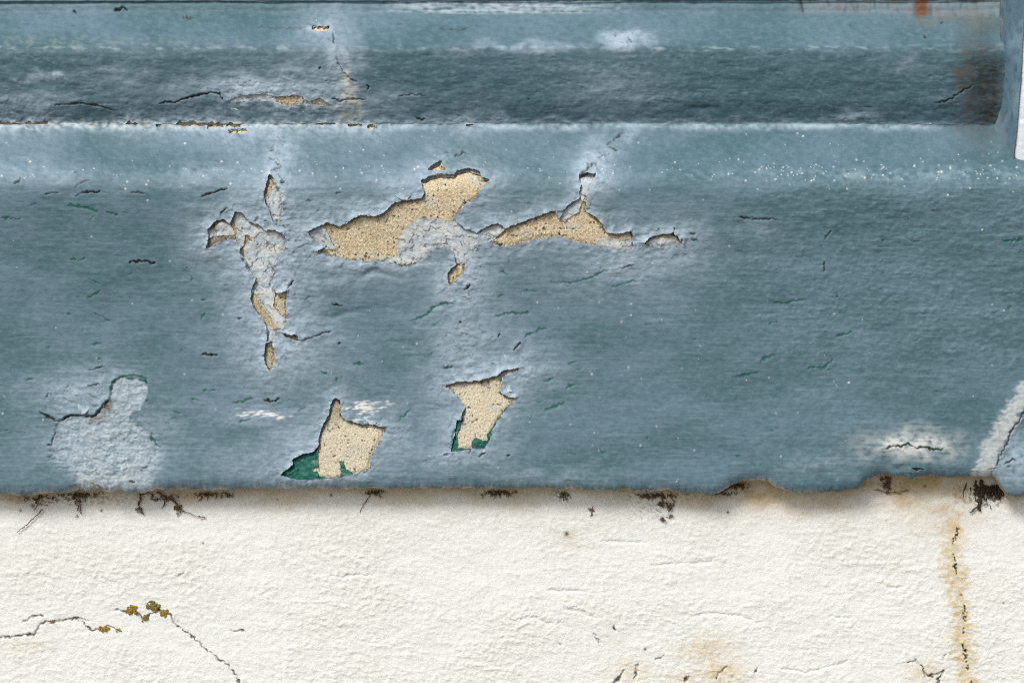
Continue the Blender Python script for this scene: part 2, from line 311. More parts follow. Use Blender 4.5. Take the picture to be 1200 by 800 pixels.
for _ in range(70):
    u, v = rr.uniform(-10, 1210), rr.uniform(225, 560); L = rr.uniform(3, 12); a = rr.uniform(-.6, .3)
    GREEN.append((rr.uniform(.7, 1.1), [(u, v), (u + L * .5, v + L * .5 * a + rr.uniform(-1, 1)), (u + L, v + L * a)]))
for _ in range(8):
    u, v = rr.uniform(-10, 1160), rr.uniform(60, 560); L = rr.uniform(2, 7); a = rr.uniform(-.5, .3)
    DARK.append((rr.uniform(.6, .9), [(u, v), (u + L * .5, v + L * .5 * a + rr.uniform(-1, 1)), (u + L, v + L * a)]))
GREEN = [(w_ * 1.3, p_) for w_, p_ in GREEN]
WHITE = []
for (cu, cv, su, sv, n) in [(428, 472, 14, 3, 8), (432, 480, 18, 7, 18), (425, 488, 14, 5, 6), (297, 485, 28, 5, 20), (330, 489, 14, 3, 6), (455, 471, 6, 8, 3)]:
    for _ in range(n):
        u, v = rr.gauss(cu, su * .6), rr.gauss(cv, sv * .6); L = rr.uniform(5, 18)
        WHITE.append((rr.uniform(.9, 1.5), [(u - L / 2, v + 1), (u, v), (u + L / 2, v - L * .06)]))
CHALK = [(322,300,60,90,.7),(330,400,56,50,.6),(330,180,20,40,.7),(548,330,34,40,.7),(545,400,40,50,.6),(570,440,60,22,.6),(440,535,40,14,.4),(760,300,80,24,.45),(640,255,60,10,.4),(250,270,24,22,.6),(100,462,60,24,.6),(330,172,14,28,.7),(320,225,22,50,.55),(300,285,55,42,.65),(318,370,52,70,.5),(330,430,60,40,.3),(545,330,36,45,.55),(550,395,55,55,.4),(700,195,20,30,.7),(735,158,16,12,.5),
 (600,275,60,20,.4),(760,288,62,18,.5),(735,318,60,22,.4),(800,275,30,14,.5),(115,455,55,26,.5),(130,520,75,50,.5),(310,485,70,16,.35),(590,436,60,18,.55),(600,415,40,30,.3),(520,470,30,60,.25),(540,535,60,15,.4),
 (410,250,60,20,.5),(470,212,40,14,.4),(360,325,70,20,.3),(470,520,30,35,.35),(350,520,40,40,.35),(300,540,60,25,.3),(400,85,22,50,.5),(300,102,90,12,.65),(360,98,40,22,.4),(60,90,30,4,.6),(40,118,60,8,.35),(735,47,28,9,.95),(715,105,60,30,.22),
 (135,90,40,12,.3),(620,55,60,5,.4),(700,330,120,30,.18),(640,560,80,10,.3),(440,120,45,14,.35),(1000,135,20,6,.6),(560,250,50,40,.25),(400,310,60,10,.4),(880,270,30,12,.25),(960,545,40,12,.25),(1065,76,20,10,.2),(600,140,300,4,.3),(20,200,40,12,.35),(50,205,60,10,.3),(250,205,50,12,.4)]
DENT = [(425,323,38,6,.9),(250,313,22,9,.7),(90,225,40,7,.5),(320,395,60,4,.3),(825,128,14,4,.8),(690,252,50,6,.3),(35,145,80,5,.2),(405,365,40,6,.5),(1020,215,40,10,.5),(985,275,30,8,.4),(1100,260,50,18,.3),(1055,548,20,8,.8),(585,475,16,30,.5),(600,500,14,20,.3),(505,480,20,22,.35)]

# ------------------------------------------------------------------ sill profile: photo row v -> depth Y
KEY = [(-40, .0790), (2, .0785), (4, .0800), (6, .0782), (14, .0775), (18, .0755), (30, .0655), (40, .0563), (44, .0525), (48, .0492), (52, .0452), (56, .0427), (61, .0411), (70, .0405), (86, .0406), (118, .0424),
       (130, .0445), (140, .0466), (146, .0478), (150, .0465), (180, .0250), (198, .0119), (204, .0078), (209, .0046), (214, .0021), (220, .0009), (228, .0005), (240, .0007), (300, .0034), (360, .0040), (450, .0022), (540, -.0014), (600, -.0035), (700, -.004)]
vt = np.arange(-40, 640, .25)
KEY = [(v, (y - .0130) if v < 150 else (y * .72 if v < 212 else y)) for v, y in KEY]     # step back / slope depth
yt = np.interp(vt, [k[0] for k in KEY], [k[1] for k in KEY])
ker = np.exp(-np.linspace(-2.5, 2.5, 25) ** 2 / 2); ker /= ker.sum()
yt = np.convolve(np.pad(yt, 12, 'edge'), ker, 'valid')
zt = ray(600, vt, yt)[2]
dY, dZ = np.gradient(yt), np.gradient(zt)
ln = np.hypot(dY, dZ); kern2 = np.ones(21) / 21
nyt = np.convolve(np.pad(dZ / ln, 10, 'edge'), kern2, 'valid'); nzt = np.convolve(np.pad(-dY / ln, 10, 'edge'), kern2, 'valid')
VB = [(-2500, 575), (-40, 575), (0, 577), (25, 580), (50, 577), (70, 577.5), (90, 573.5), (118, 573), (126, 577), (140, 574), (155, 578), (168, 577), (182, 573), (260, 573), (330, 571.5), (430, 572), (560, 571), (600, 572), (640, 571),
      (700, 574), (730, 572.5), (790, 574.5), (815, 577.5), (835, 579.5), (848, 574), (858, 567), (872, 562.5), (890, 561.5), (902, 564.5), (910, 571), (925, 576), (941, 577.5), (955, 576), (985, 575.5), (1005, 572), (1013, 563), (1025, 557),
      (1040, 555.5), (1058, 558), (1066, 561), (1076, 558), (1090, 556.5), (1115, 558.5), (1140, 557.5), (1162, 557.5), (1170, 565), (1176, 575), (1183, 582), (1195, 580), (1215, 576), (1240, 575), (2500, 575)]
def vbot(U):
    return np.interp(U, [k[0] for k in VB], [k[1] for k in VB]) + noise(U / 11., U * 0, 3) * 1.4 + noise(U / 3.7, U * 0, 9) * .9
def base(U, V, lip=None):
    warp = 2.2 * noise(U / 130, V / 200, 501) + 1.0 * noise(U / 37, V / 60, 503)
    Y = np.interp(V + warp * (1 - sstep(215, 300, V)), vt, yt)
    if lip is None: lip = vbot(U)
    if lip is not None:
        t = np.clip(1 - (lip - V) / 15.0, 0, 1); Y = Y + .0042 * (1 - np.sqrt(np.maximum(0, 1 - t * t * .97)))
    X, Y, Z = ray(U, V, Y)
    ny, nz = np.interp(V, vt, nyt), np.interp(V, vt, nzt); q = np.hypot(ny, nz)
    return X, Y, Z, ny / q, nz / q
def ucols(step):
    return np.concatenate([np.linspace(-1500, -120, 40), np.linspace(-100, -28, 14), np.arange(-24, 1225, step), np.linspace(1228, 1300, 14), np.linspace(1320, 1420, 5)])

T_BLUE = lin(87, 115, 126); T_TEAL = lin(70, 100, 108); T_CHALK = lin(160, 178, 192); T_GREEN = lin(22, 92, 78)
T_CREAM = lin(192, 198, 195); T_DIRT = lin(48, 40, 30); T_SAND = lin(204, 190, 158)

def swell(U, V): return 1.0 * fbm(U / 150, V / 90, 3, 41) + .30 * fbm(U / 40, V / 22, 4, 11)
def specks(U, V, n, seed, places):
    rs = np.random.RandomState(seed); sp = np.zeros(U.shape)
    for i in range(n):
        k = rs.rand(); acc = 0
        for wgt, u0, u1, vm, vs in places:
            acc += wgt
            if k < acc: break
        pu = rs.uniform(u0, u1); pv = vm + (rs.randn() if vs < 40 else rs.uniform(-1, 1)) * vs
        r = .35 + .75 * rs.rand() ** 3; a_ = .35 + .65 * rs.rand(); s = window(U, V, [(pu, pv)], 3)
        if s is None: continue
        q = np.hypot((U[s] - pu) * .75, V[s] - pv + .3 * (U[s] - pu)); sp[s] = np.maximum(sp[s], (1 - sstep(r * .4, r * 1.5, q)) * a_)
    return sp
def face_fields(U, V, d, gv):
    """height (mm) and colour of the blue top coat"""
    slope = sstep(148, 152, V) * (1 - sstep(204, 214, V)); front = sstep(206, 216, V)
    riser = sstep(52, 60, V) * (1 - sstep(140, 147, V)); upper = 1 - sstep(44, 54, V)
    n1 = fbm(U / 40, V / 22, 4, 11); n2 = fbm(U / 9, V / 5, 3, 21); n0 = fbm(U / 120, V / 60, 4, 14); brush = fbm(U / 60, V / 3.0, 3, 31); br2 = noise(U / 24, V / 1.6, 37)
    patchy = sstep(-.35, .35, fbm(U / 60, V / 30, 3, 33)); n3 = fbm(U / 3.5, V / 2.6, 2, 35)
    wu, wv = U + 14 * noise(U / 24, V / 20, 16), V + 9 * noise(U / 26, V / 18, 18)
    chalk = blobs(wu, wv, CHALK); cs = np.clip(chalk * (1.15 + .3 * n1), 0, 1); chalk = np.clip(chalk * (1.15 + .5 * n1 + .8 * n2 + .5 * brush), 0, 1)
    rightm = sstep(800, 960, U); dn = np.maximum(d, 0); near = (d < FAR - 1)
    h = .55 + swell(U, V) + (.14 * brush * patchy + .07 * br2) * front
    h += front * (rightm * (1.15 * np.abs(fbm(U / 19 + .5 * n1, V / 10 + .5 * n2, 4, 51)) * np.clip(.6 + 1.6 * n1, 0, 1.5) + .25 * n2) * (1 - .6 * sstep(380, 480, V)) + .07 * n2 + .07 * n3)
    h += riser * (.75 * fbm(U / 26, V / 12, 4, 61) + .08 * fbm(U / 70, V / 3.5, 2, 65) + .2 * n3 * patchy - .3 * (1 - sstep(.0, .07, np.abs(fbm(U / 48, V / 6.5, 2, 67)))) * sstep(-.1, .2, noise(U / 33, V / 16, 68))) + slope * (.12 * noise(U / 2.6, V / 1.6, 71) + .16 * n2 + .06 * n3) + upper * (.22 * n2 + .35 * n1)
    h += .7 * np.exp(-((V - 55 - 3 * noise(U / 50, V / 30, 5)) / 3.2) ** 2) * np.clip(2.2 * fbm(U / 18, V / 9, 2, 8), 0, 1)
    h += .7 * np.exp(-((V - 147) / 5.0) ** 2) * np.clip(.8 + n1 + n2, 0, 1.4)
    flk = fbm(U / 17, V / 10, 3, 86); h += cs * (.7 + .12 * n2 + .22 * n3 + .45 * sstep(-.02, .02, flk))
    h -= 1.5 * blobs(wu, wv, DENT)
    h += front * .09 * sstep(-.015, .015, fbm(U / 34, V / 15, 3, 89)) * patchy
    # lifting of the film towards the peeled edge, strongest where the film hangs from above
    lift = np.exp(-dn / 6.0) * (.15 + .95 * np.clip(-gv + .15, 0, 1)) * (.35 + .65 * sstep(205, 225, V)) * np.clip(1 + 1.1 * noise(U / 14, V / 14, 81), .1, 2)
    h += lift * near + (.3 * np.exp(-dn / 20.0) * (1 + .5 * n2 + 1.2 * n1) + np.exp(-dn / 24.0) * .42 * sstep(-.02, .02, fbm(U / 15, V / 10, 3, 85))) * near
    # cracks and scratches, with slightly raised rims
    dk = strokes(U, V, DARK); gr = strokes(U, V, GREEN); wh = strokes(U, V, WHITE, .5, .2)
    h -= 1.5 * dk + .5 * gr + .15 * wh
    for wd, pts in DARK:
        if wd < 1: continue
        s = window(U, V, pts, 14)
        if s is not None: h[s] += .35 * np.exp(-(seg_dist(U[s], V[s], pts) / 5.0) ** 2) * (1 - dk[s])
    # worn ghost patch: top coat gone, old chalky coat showing, its lower rim fading out
    g = np.full(U.shape, FAR); s = window(U, V, GHOST, 40)
    if s is not None: g[s] = seg_dist(U[s] + 3 * noise(U[s] / 9, V[s] / 9, 83), V[s] + 3 * noise(U[s] / 9, V[s] / 9, 84), GHOST, True)
    g = g + (9 * n2 + 6 * brush + 4 * n1) * sstep(478, 530, V); soft = .8 + 6 * sstep(478, 530, V) + 3 * sstep(150, 175, U) * sstep(470, 500, V); gm = 1 - sstep(-soft, soft * .6, g)
    h += -.75 * gm + .9 * np.exp(-np.maximum(g, 0) / 5) * (1 - gm) * (1 - sstep(480, 510, V)) * (.5 + .5 * (U < 140)) + gm * (.14 * n2 + .32 * n3 + .25 * sstep(-.04, .04, flk))
    # corner against the reveal on the right
    cor = np.exp(-np.maximum(0, 1172 - U) / 7.0) * (V < 185); h += 1.2 * cor * (1 - riser)
    sp = specks(U, V, 620, 5, [(.30, -20, 1220, 204, 6), (.22, 880, 1220, 201, 7), (.16, -20, 1220, 182, 20), (.32, -20, 1220, 390, 180)])  # small glints, painted in as pale raised specks
    h += .3 * sp
    # ---------------- colour
    col = np.empty(U.shape + (3,)); col[:] = T_BLUE
    col = mixc(col, T_TEAL, np.clip(.5 + 1.2 * n0 + .3 * n1, 0, .9))
    col = mixc(col, lin(100, 122, 138), np.clip(.2 - 1.2 * n0 + .4 * n1, 0, .4) * (1 - .6 * rightm))
    col = mixc(col, lin(56, 84, 94), riser * np.clip(.7 + .3 * n1, 0, .9))  # riser's teal, taken darker to paint in its shade
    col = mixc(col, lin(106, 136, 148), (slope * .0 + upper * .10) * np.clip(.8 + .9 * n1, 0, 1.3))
    col = mixc(col, lin(120, 144, 154), np.clip(.6 * brush + .25 * br2 + .06, 0, .34) * front * (.35 + .65 * patchy))
    col = mixc(col, lin(68, 94, 100), np.clip(-.6 * brush - .3 * br2, 0, .36) * front * (.35 + .65 * patchy))
    col = mixc(col, lin(110, 134, 146), np.clip(n2 * .7, 0, .3))
    col = mixc(col, lin(62, 88, 92), np.clip(-n2 * .7 - .05, 0, .32))
    col = col * (1 + .09 * n3[..., None])
    col = mixc(col, T_CHALK, chalk * .9); crk = (1 - sstep(.015, .05, np.abs(flk))) * sstep(.4, .7, cs) * sstep(-.05, .2, noise(U / 19, V / 15, 88)); col = mixc(col, lin(84, 90, 88), crk * .75); h -= .4 * crk
    col = mixc(col, lin(158, 176, 190), .38 * np.exp(-dn / 22.0) * near * np.clip(.8 + .4 * n1, 0, 1.2))
    col = mixc(col, lin(176, 192, 204), .55 * np.exp(-dn / 7.0) * near * np.clip(.65 + 1.5 * n2 + .6 * n1, 0, 1.3))
    line = np.exp(-((V - 149 - 2 * noise(U / 30, V * 0, 4)) / 4.5) ** 2) * np.clip(.55 + 1.0 * noise(U / 60, V / 20, 2) + .7 * n2, .0, 1)
    col = mixc(col, lin(164, 184, 196), line * .85 * (1 - sstep(1050, 1140, U)))
    col = mixc(col, T_CREAM, np.exp(-((V - 146.5) / 5.5) ** 2) * (1 - sstep(330, 470, U)) * np.clip(.3 + 1.8 * n2, 0, 1))
    col = mixc(col, lin(120, 96, 52), np.exp(-((V - 147) / 2.5) ** 2) * (1 - sstep(330, 460, U)) * sstep(.15, .4, fbm(U / 12, V / 5, 3, 95)) * .8)
    l2 = np.exp(-((V - 57 - 2 * noise(U / 40, V * 0, 15)) / 3.0) ** 2) * np.clip(1.6 * fbm(U / 20, V / 5, 3, 6) - .1, 0, .35)
    col = mixc(col, lin(166, 184, 186), l2)
    col = mixc(col, lin(150, 156, 118), np.exp(-((V - 50) / 6.0) ** 2) * (1 - sstep(60, 420, U)) * np.clip(.0 + 1.2 * n2, 0, .22))
    l3 = np.exp(-((V - 121.5 - 1.5 * noise(U / 50, V * 0, 7)) / 1.6) ** 2) * np.clip(.1 + 1.2 * noise(U / 30, V / 4, 3), 0, .4)
    col = mixc(col, lin(120, 146, 156), l3 * .5)
    col = mixc(col, lin(130, 156, 164), np.exp(-((V - 205) / 7.0) ** 2) * np.clip(.3 + n1 + .8 * n2, 0, .6) * (.35 + .65 * rightm))
    # the ghost patch
    col = mixc(col, lin(160, 177, 187), gm * np.clip(.6 + .7 * n2 + .3 * n1, .05, .85)); col = mixc(col, lin(190, 194, 186), gm * np.clip(1.2 * n3 + .5 * n2 - .1 + .35 * sstep(520, 570, V), 0, .8) * (1 - sstep(20, 60, np.abs(U - 130))))
    col = mixc(col, lin(24, 92, 78), np.exp(-(g / 1.6) ** 2) * (V < 500) * np.clip(.2 + 1.5 * noise(U / 9, V / 9, 87), 0, .7))
    col = mixc(col, lin(92, 78, 54), blobs(wu, wv, [(123, 478, 8, 9, 1.0), (116, 492, 10, 4, .8)]) * gm * np.clip(.9 + n2, .2, 1))
    # cream filler along the end joint and round the little crack
    col = mixc(col, T_CREAM, blobs(wu, wv, [(1068, 521, 44, 14, 1.3)]) * np.clip(.85 + 1.3 * n2 + .6 * brush, .0, 1))
    cj = seg_dist(U, V, [(1148, 556), (1158, 535), (1170, 512), (1182, 490), (1205, 455)]); jm = (1 - sstep(6, 14, cj + 10 * n2 + 6 * n1 + 6 * brush)) * (U < 1300); col = mixc(col, T_CREAM, jm * np.clip(.7 + .5 * n2, .2, .85)); h += .8 * jm
    col = mixc(col, lin(158, 176, 190), blobs(wu, wv, [(1192, 540, 26, 30, .9)]) * np.clip(.8 + n2, 0, 1) * (1 - jm))
    # brown run-off down the step beside the reveal; corner recess shade painted in
    br = blobs(wu, wv, [(1134, 92, 12, 52, .9), (1150, 35, 24, 12, .45), (1158, 130, 18, 20, .6), (1150, 140, 24, 7, .5), (1165, 165, 40, 14, .3)]) * np.clip(.9 + 1.5 * n2 + 1.2 * n1, .0, 1.4)
    col = mixc(col, lin(82, 82, 76), br)
    col = mixc(col, lin(38, 44, 44), blobs(wu, wv, [(1153, 95, 20, 50, .95)]) * np.clip(.9 + n2, .2, 1))  # dark of the corner recess, shade put into the colour
    col = mixc(col, lin(52, 42, 30), blobs(U, V, [(1158, 137, 11, 8, 1.0), (1165, 115, 4, 24, .8), (1120, 147, 40, 2.5, .5)]) * np.clip(.8 + 1.5 * n2, 0, 1))
    col = mixc(col, lin(190, 188, 172), blobs(wu, wv, [(404, 95, 5, 20, .8), (413, 112, 7, 12, .7), (410, 135, 12, 12, .4)]) * np.clip(.8 + n2, 0, 1))
    # streaked, mouldy upright strip under the rail on the right, with the end of the rust run
    strip = 1 - sstep(14, 19, V - 5 * sstep(1040, 1120, U)); rt = sstep(915, 950, U) * strip; m1 = fbm(U / 11, V / 40, 3, 401)
    col = mixc(col, lin(120, 132, 140), rt * .6); col = mixc(col, lin(58, 66, 62), rt * np.clip(m1 * 1.7 - .05, 0, .85)); col = mixc(col, lin(106, 98, 82), rt * np.clip(-m1 * 1.3 + .6 * n2 - .1, 0, .7))
    col = mixc(col, lin(168, 182, 190), strip * sstep(430, 500, U) * (1 - sstep(640, 760, U)) * np.clip(.45 + n2 + brush, 0, .8))
    col = mixc(col, lin(106, 63, 27) * (1 + .5 * n2[..., None]), np.exp(-((U - 1079 - 1.5 * noise(V / 9, V * 0, 5)) / 9) ** 4) * .9 * (1 - sstep(16, 25, V)))
    col = mixc(col, lin(104, 104, 98), blobs(wu, wv, [(1100, 24, 30, 5, .6), (1140, 24, 30, 8, .5), (1075, 24, 16, 3, .6)]))
    col = mixc(col, lin(40, 34, 26), np.exp(-((U - 940 - (V - 10) * .2) / 1.5) ** 2) * .7 * strip)
    col = mixc(col, lin(236, 236, 230), wh); col = mixc(col, lin(222, 227, 226), sp)
    col = mixc(col, T_GREEN, gr * .9)
    col = mixc(col, lin(50, 44, 36), dk * .9)
    # worn white lip at the bottom edge
    wl = np.exp(-np.maximum(0, vbot(U) - V) / 1.8) * np.clip(.3 + 1.8 * noise(U / 26, V * 0, 44) + n3, 0, 1)
    col = mixc(col, lin(205, 205, 200), wl * (U < 1000))
    return h, col

def film(name, U, V, dfun, thick, fields, mat, parent, lip=False, edge=(.6, .6, .6), under=None, keep=None):
    """a paint film: grid cut along the zero line of dfun, with a real cut edge of the given thickness (mm)"""
    d = dfun(U, V); nr, nc = U.shape
    gi, gj = np.gradient(d); vi = np.gradient(V, axis=0); uj = np.gradient(U, axis=1)
    gvv, guu = gi / vi, gj / uj; gl = np.maximum(np.hypot(gvv, guu), .3)
    ok = d > 0
    q = np.stack([ok[:-1, :-1], ok[1:, :-1], ok[1:, 1:], ok[:-1, 1:]], -1)
    kept = q.any(-1)
    if keep is not None: kept &= keep(U, V)[:-1, :-1]
    full = q.all(-1)
    mixed = kept & ~full
    mv = np.zeros(U.shape, bool)
    for a, b in ((0, 0), (1, 0), (1, 1), (0, 1)):
        mv[a:nr - 1 + a, b:nc - 1 + b] |= mixed
    mv &= d < 0
    U = np.where(mv, U - d * guu / gl ** 2, U); V = np.where(mv, V - d * gvv / gl ** 2, V)
    lipv = vbot(U) if lip else None
    X, Y, Z, ny, nz = base(U, V, lipv)
    h, col = fields(U, V, np.maximum(d, 0), gvv / gl)
    if lip: h = h * sstep(0, 10, lipv - V) + .5 * (1 - sstep(0, 10, lipv - V))
    P = np.stack([X, Y + ny * h * .001, Z + nz * h * .001], -1)
    NN = np.stack([X * 0, ny, nz], -1)
    idx = np.arange(nr * nc).reshape(nr, nc)
    F = np.stack([idx[:-1, :-1], idx[1:, :-1], idx[1:, 1:], idx[:-1, 1:]], -1)[kept]
    P = P.reshape(-1, 3); C = col.reshape(-1, 3); NN = NN.reshape(-1, 3)
    e = np.concatenate([F[:, [0, 1]], F[:, [1, 2]], F[:, [2, 3]], F[:, [3, 0]]])
    key = np.sort(e, 1); key = key[:, 0].astype(np.int64) * (nr * nc) + key[:, 1]
    _, inv, cnt = np.unique(key, return_inverse=True, return_counts=True)
    be = e[cnt[inv] == 1]
    r_, c_ = be // nc, be % nc
    inner = ~(((r_ == 0) | (r_ == nr - 1)).all(1) | ((c_ == 0) | (c_ == nc - 1)).all(1)); be = be[inner]
    n0 = len(P)
    if len(be):
        a, b = be[:, 0], be[:, 1]; k = len(a)
        off = NN * thick * .001
        P = np.concatenate([P, P[a], P[b], P[b] - off[b], P[a] - off[a]])
        i = n0 + np.arange(k); SK = np.stack([i + k, i, i + 3 * k, i + 2 * k], -1)
        ec = np.asarray(edge); C = np.concatenate([C, np.tile(ec, (k * 4, 1)) * .5 + .5 * np.concatenate([C[a], C[b], C[b], C[a]])])
        F = np.concatenate([F, SK])
    if under is not None:
        last = idx[-1]; rows = [last]; pl = P[last]; cl = C[last]
        for j, (dy, dz) in enumerate(under):
            n1 = len(P); q = pl.copy(); q[:, 1] += dy; q[:, 2] += dz
            P = np.concatenate([P, q]); C = np.concatenate([C, cl * .9]); rows.append(np.arange(n1, n1 + nc))
        for a, b in zip(rows[:-1], rows[1:]):
            F = np.concatenate([F, np.stack([a[:-1], b[:-1], b[1:], a[1:]], -1)])
    used = np.unique(F); re = np.full(len(P), -1); re[used] = np.arange(len(used))
    return mesh_obj(name, P[used], re[F], mat, parent, C[used])

# ------------------------------------------------------------------ the sill
sill = empty('window_sill', (0, 0.03, 0), 'stepped masonry window sill with peeling blue-grey paint above white wall', 'window sill'); sill['kind'] = 'thing'
sill.location = (0, 0, 0)
def rag(U, V, s=0): return 1.3 * noise(U / 7., V / 7., 13 + s) + .8 * noise(U / 2.7, V / 2.7, 15 + s)
def d_top(U, V):
    d = sdf_union(U, V, TP); return np.where(np.abs(d) < 20, d + rag(U, V) * .8, d)
uc = ucols(1.08)
vr = np.arange(-8, 548.01, 1.04)
U = np.tile(uc, (len(vr) + 26, 1)); V = np.empty(U.shape); V[:len(vr)] = vr[:, None]
vb = vbot(uc)
for j in range(26): V[len(vr) + j] = vr[-1] + (vb - vr[-1]) * (j + 1) / 26
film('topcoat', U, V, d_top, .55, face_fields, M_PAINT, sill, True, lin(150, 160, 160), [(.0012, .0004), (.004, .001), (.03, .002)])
sill.children[0]['label'] = 'blue-grey top coat of paint, cracked, scratched and flaked open'

def d_bare(U, V):
    d = sdf_union(U, V, BP); g = sdf_union(U, V, GREEN_ISL); d = np.where(np.abs(d) < 20, d + rag(U, V, 40), d)
    return np.maximum(d, -(g + rag(U, V, 60) * 1.2))
def cavity(U, V):
    dt = sdf_union(U, V, TP); dt = np.where(np.abs(dt) < 20, dt + rag(U, V) * .8, dt); gv = np.gradient(dt, axis=0) / np.gradient(V, axis=0)
    return np.exp(-(np.maximum(-dt, 0) / 2.4) ** 2) * (.25 + .75 * sstep(-.1, .6, -gv)) * sstep(152, 162, V)
def old_fields(U, V, d, gv):
    n1 = fbm(U / 20, V / 12, 3, 111); n2 = fbm(U / 5, V / 4, 3, 121)
    dk = strokes(U, V, DARK)
    flk = fbm(U / 13, V / 9, 3, 125); crk = (1 - sstep(.015, .06, np.abs(flk))) * sstep(-.1, .15, noise(U / 15, V / 13, 127))
    h = .18 + swell(U, V) + .15 * n1 + .2 * n2 + .35 * sstep(-.04, .04, flk) + .3 * np.exp(-d / 4) - .5 * dk - .5 * crk - 1.8 * cavity(U, V)
    col = np.empty(U.shape + (3,)); col[:] = lin(178, 190, 196)
    col = mixc(col, lin(206, 208, 202), np.clip(.3 + n1 * 1.2, 0, .8)); col = mixc(col, lin(132, 148, 156), np.clip(-n2 * 1.2, 0, .6))
    gz = blobs(U, V, [(350, 545, 40, 26, 2), (404, 547, 12, 12, 2), (560, 518, 26, 22, 2), (533, 500, 10, 30, 2), (420, 494, 40, 9, 1.6), (88, 489, 20, 5, 1.5), (385, 490, 14, 30, 1.5), (580, 490, 16, 30, 1.6)])
    col = mixc(col, lin(44, 104, 92) * (1 + .7 * n2[..., None] + .3 * n1[..., None]), gz); col = mixc(col, lin(150, 160, 140), gz * np.clip(1.8 * n1 - .25, 0, .55))
    col = mixc(col, lin(206, 190, 150), np.clip(1.2 * np.exp(-d / 2.5) * (n2 + .2), 0, .6) * (1 - np.clip(gz, 0, 1)))
    col = mixc(col, lin(84, 80, 66), crk * .7 * (1 - np.clip(gz, 0, 1))); col = mixc(col, lin(52, 44, 34), dk * .8)
    return h, col
def bare_fields(U, V, d, gv):
    n1 = fbm(U / 22, V / 16, 3, 131); n2 = fbm(U / 3.6, V / 2.8, 3, 141); n3 = noise(U / 1.7, V / 1.5, 145); pit = noise(U / 3.1, V / 2.7, 151) + .35 * n1; pit2 = noise(U / 8.5, V / 6.5, 155) + .3 * n2
    h = -.12 + swell(U, V) + .1 * n1 + .36 * n2 + .16 * n3 - .7 * sstep(.62, .8, pit) - .8 * sstep(.72, .9, pit2) - 2.6 * cavity(U, V)
    col = np.empty(U.shape + (3,)); col[:] = T_SAND
    col = mixc(col, lin(220, 208, 178), np.clip(.25 + 1.0 * n1 + .8 * n2 + .3 * n3, 0, .85)); col = mixc(col, lin(182, 158, 114), np.clip(-.9 * n2 - .5 * n1 - .3 * n3, 0, .7))
    col = mixc(col, lin(172, 166, 146), np.clip(fbm(U / 9, V / 7, 3, 159) * 1.2 - .05, 0, .65)); col = col * (1 + .22 * n3[..., None]); col = mixc(col, lin(120, 112, 92), sstep(.3, .7, noise(U / 2.2, V / 1.9, 161)) * .7)
    col = mixc(col, lin(206, 200, 178), sstep(420, 450, V) * .75); col = mixc(col, lin(186, 186, 176), np.clip(fbm(U / 28, V / 18, 3, 163) * 1.8 - .15, 0, .7))      # the low patches have weathered paler
    p3 = sstep(.62, .78, noise(U / 4.6, V / 3.8, 171) + .5 * n1); h -= .7 * p3; col = mixc(col, lin(92, 82, 64), .85 * p3)
    col = mixc(col, lin(104, 92, 70), .7 * sstep(.58, .72, pit) + .7 * sstep(.68, .85, pit2))
    col = mixc(col, lin(92, 78, 54), blobs(U, V, [(393, 480, 8, 14, .8), (316, 215, 8, 14, .7), (250, 284, 10, 8, .7), (288, 284, 6, 14, .8), (312, 370, 18, 36, .4), (316, 415, 8, 20, .45), (338, 393, 12, 5, .8), (265, 262, 24, 20, .6)]) * np.clip(.8 + n2, .2, 1) * .8)
    return h, col
def local_grid(poly, m, step):
    p = np.array(poly); us = np.arange(p[:, 0].min() - m, p[:, 0].max() + m, step); vs = np.arange(p[:, 1].min() - m, min(p[:, 1].max() + m, 568), step)
    return np.meshgrid(us, vs)
for name, poly in TOP.items():
    Uo, Vo = local_grid(poly, 12, .85)
    film('old_paint', Uo, Vo, d_bare, .30, old_fields, M_OLD, sill, False, lin(150, 150, 130), keep=lambda a, b, p=poly: seg_dist(a, b, p, True) < 9)
for name, poly in BARE.items():
    Uo, Vo = local_grid(poly, 8, .8)
    film('bare_render', Uo, Vo, lambda a, b: np.full(a.shape, 9.0), .3, bare_fields, M_BARE, sill, keep=lambda a, b, p=poly: seg_dist(a, b, p, True) < 6)
# curled flakes still hanging on the top coat
top_coat = sill.children[0]
def flake(u, v, w_, l_, ang, curl, seed, tint):
    r = np.random.RandomState(seed); na, nb = 13, 11; a = np.linspace(-1, 1, na)[None, :]; b = np.linspace(0, 1, nb)[:, None]
    ed = .12 * r.randn(na).cumsum() * .5; ed -= np.linspace(ed[0], ed[-1], na); wid = w_ * (1 - .55 * b ** 1.6) * (1 + .12 * r.randn(nb).cumsum()[:, None] * .4); ln_ = l_ * (1 - .35 * a ** 2 + ed[None, :])
    lu, lv = a * wid, b * ln_; cu, su = math.cos(ang), math.sin(ang); Uf = u + lu * cu - lv * su; Vf = v + lu * su + lv * cu
    X, Y, Z, ny, nz = base(Uf, Vf); hh = .75 + swell(Uf, Vf) + .25 + curl * b ** 1.7 + .25 * fbm(Uf / 6, Vf / 6, 2, seed) + .3 * curl * (a * b) ** 2
    col = np.empty(X.shape + (3,)); col[:] = lin(*tint); col = col * (1 + .25 * fbm(Uf / 5, Vf / 3, 3, seed)[..., None])
    o = mesh_obj('paint_flake', np.stack([X, Y + ny * hh * .001, Z + nz * hh * .001], -1).reshape(-1, 3), grid_faces(nb, na), M_PAINT, top_coat, col.reshape(-1, 3))
    sd = o.modifiers.new('thickness', 'SOLIDIFY'); sd.thickness = .00035; sd.offset = -1
    return o
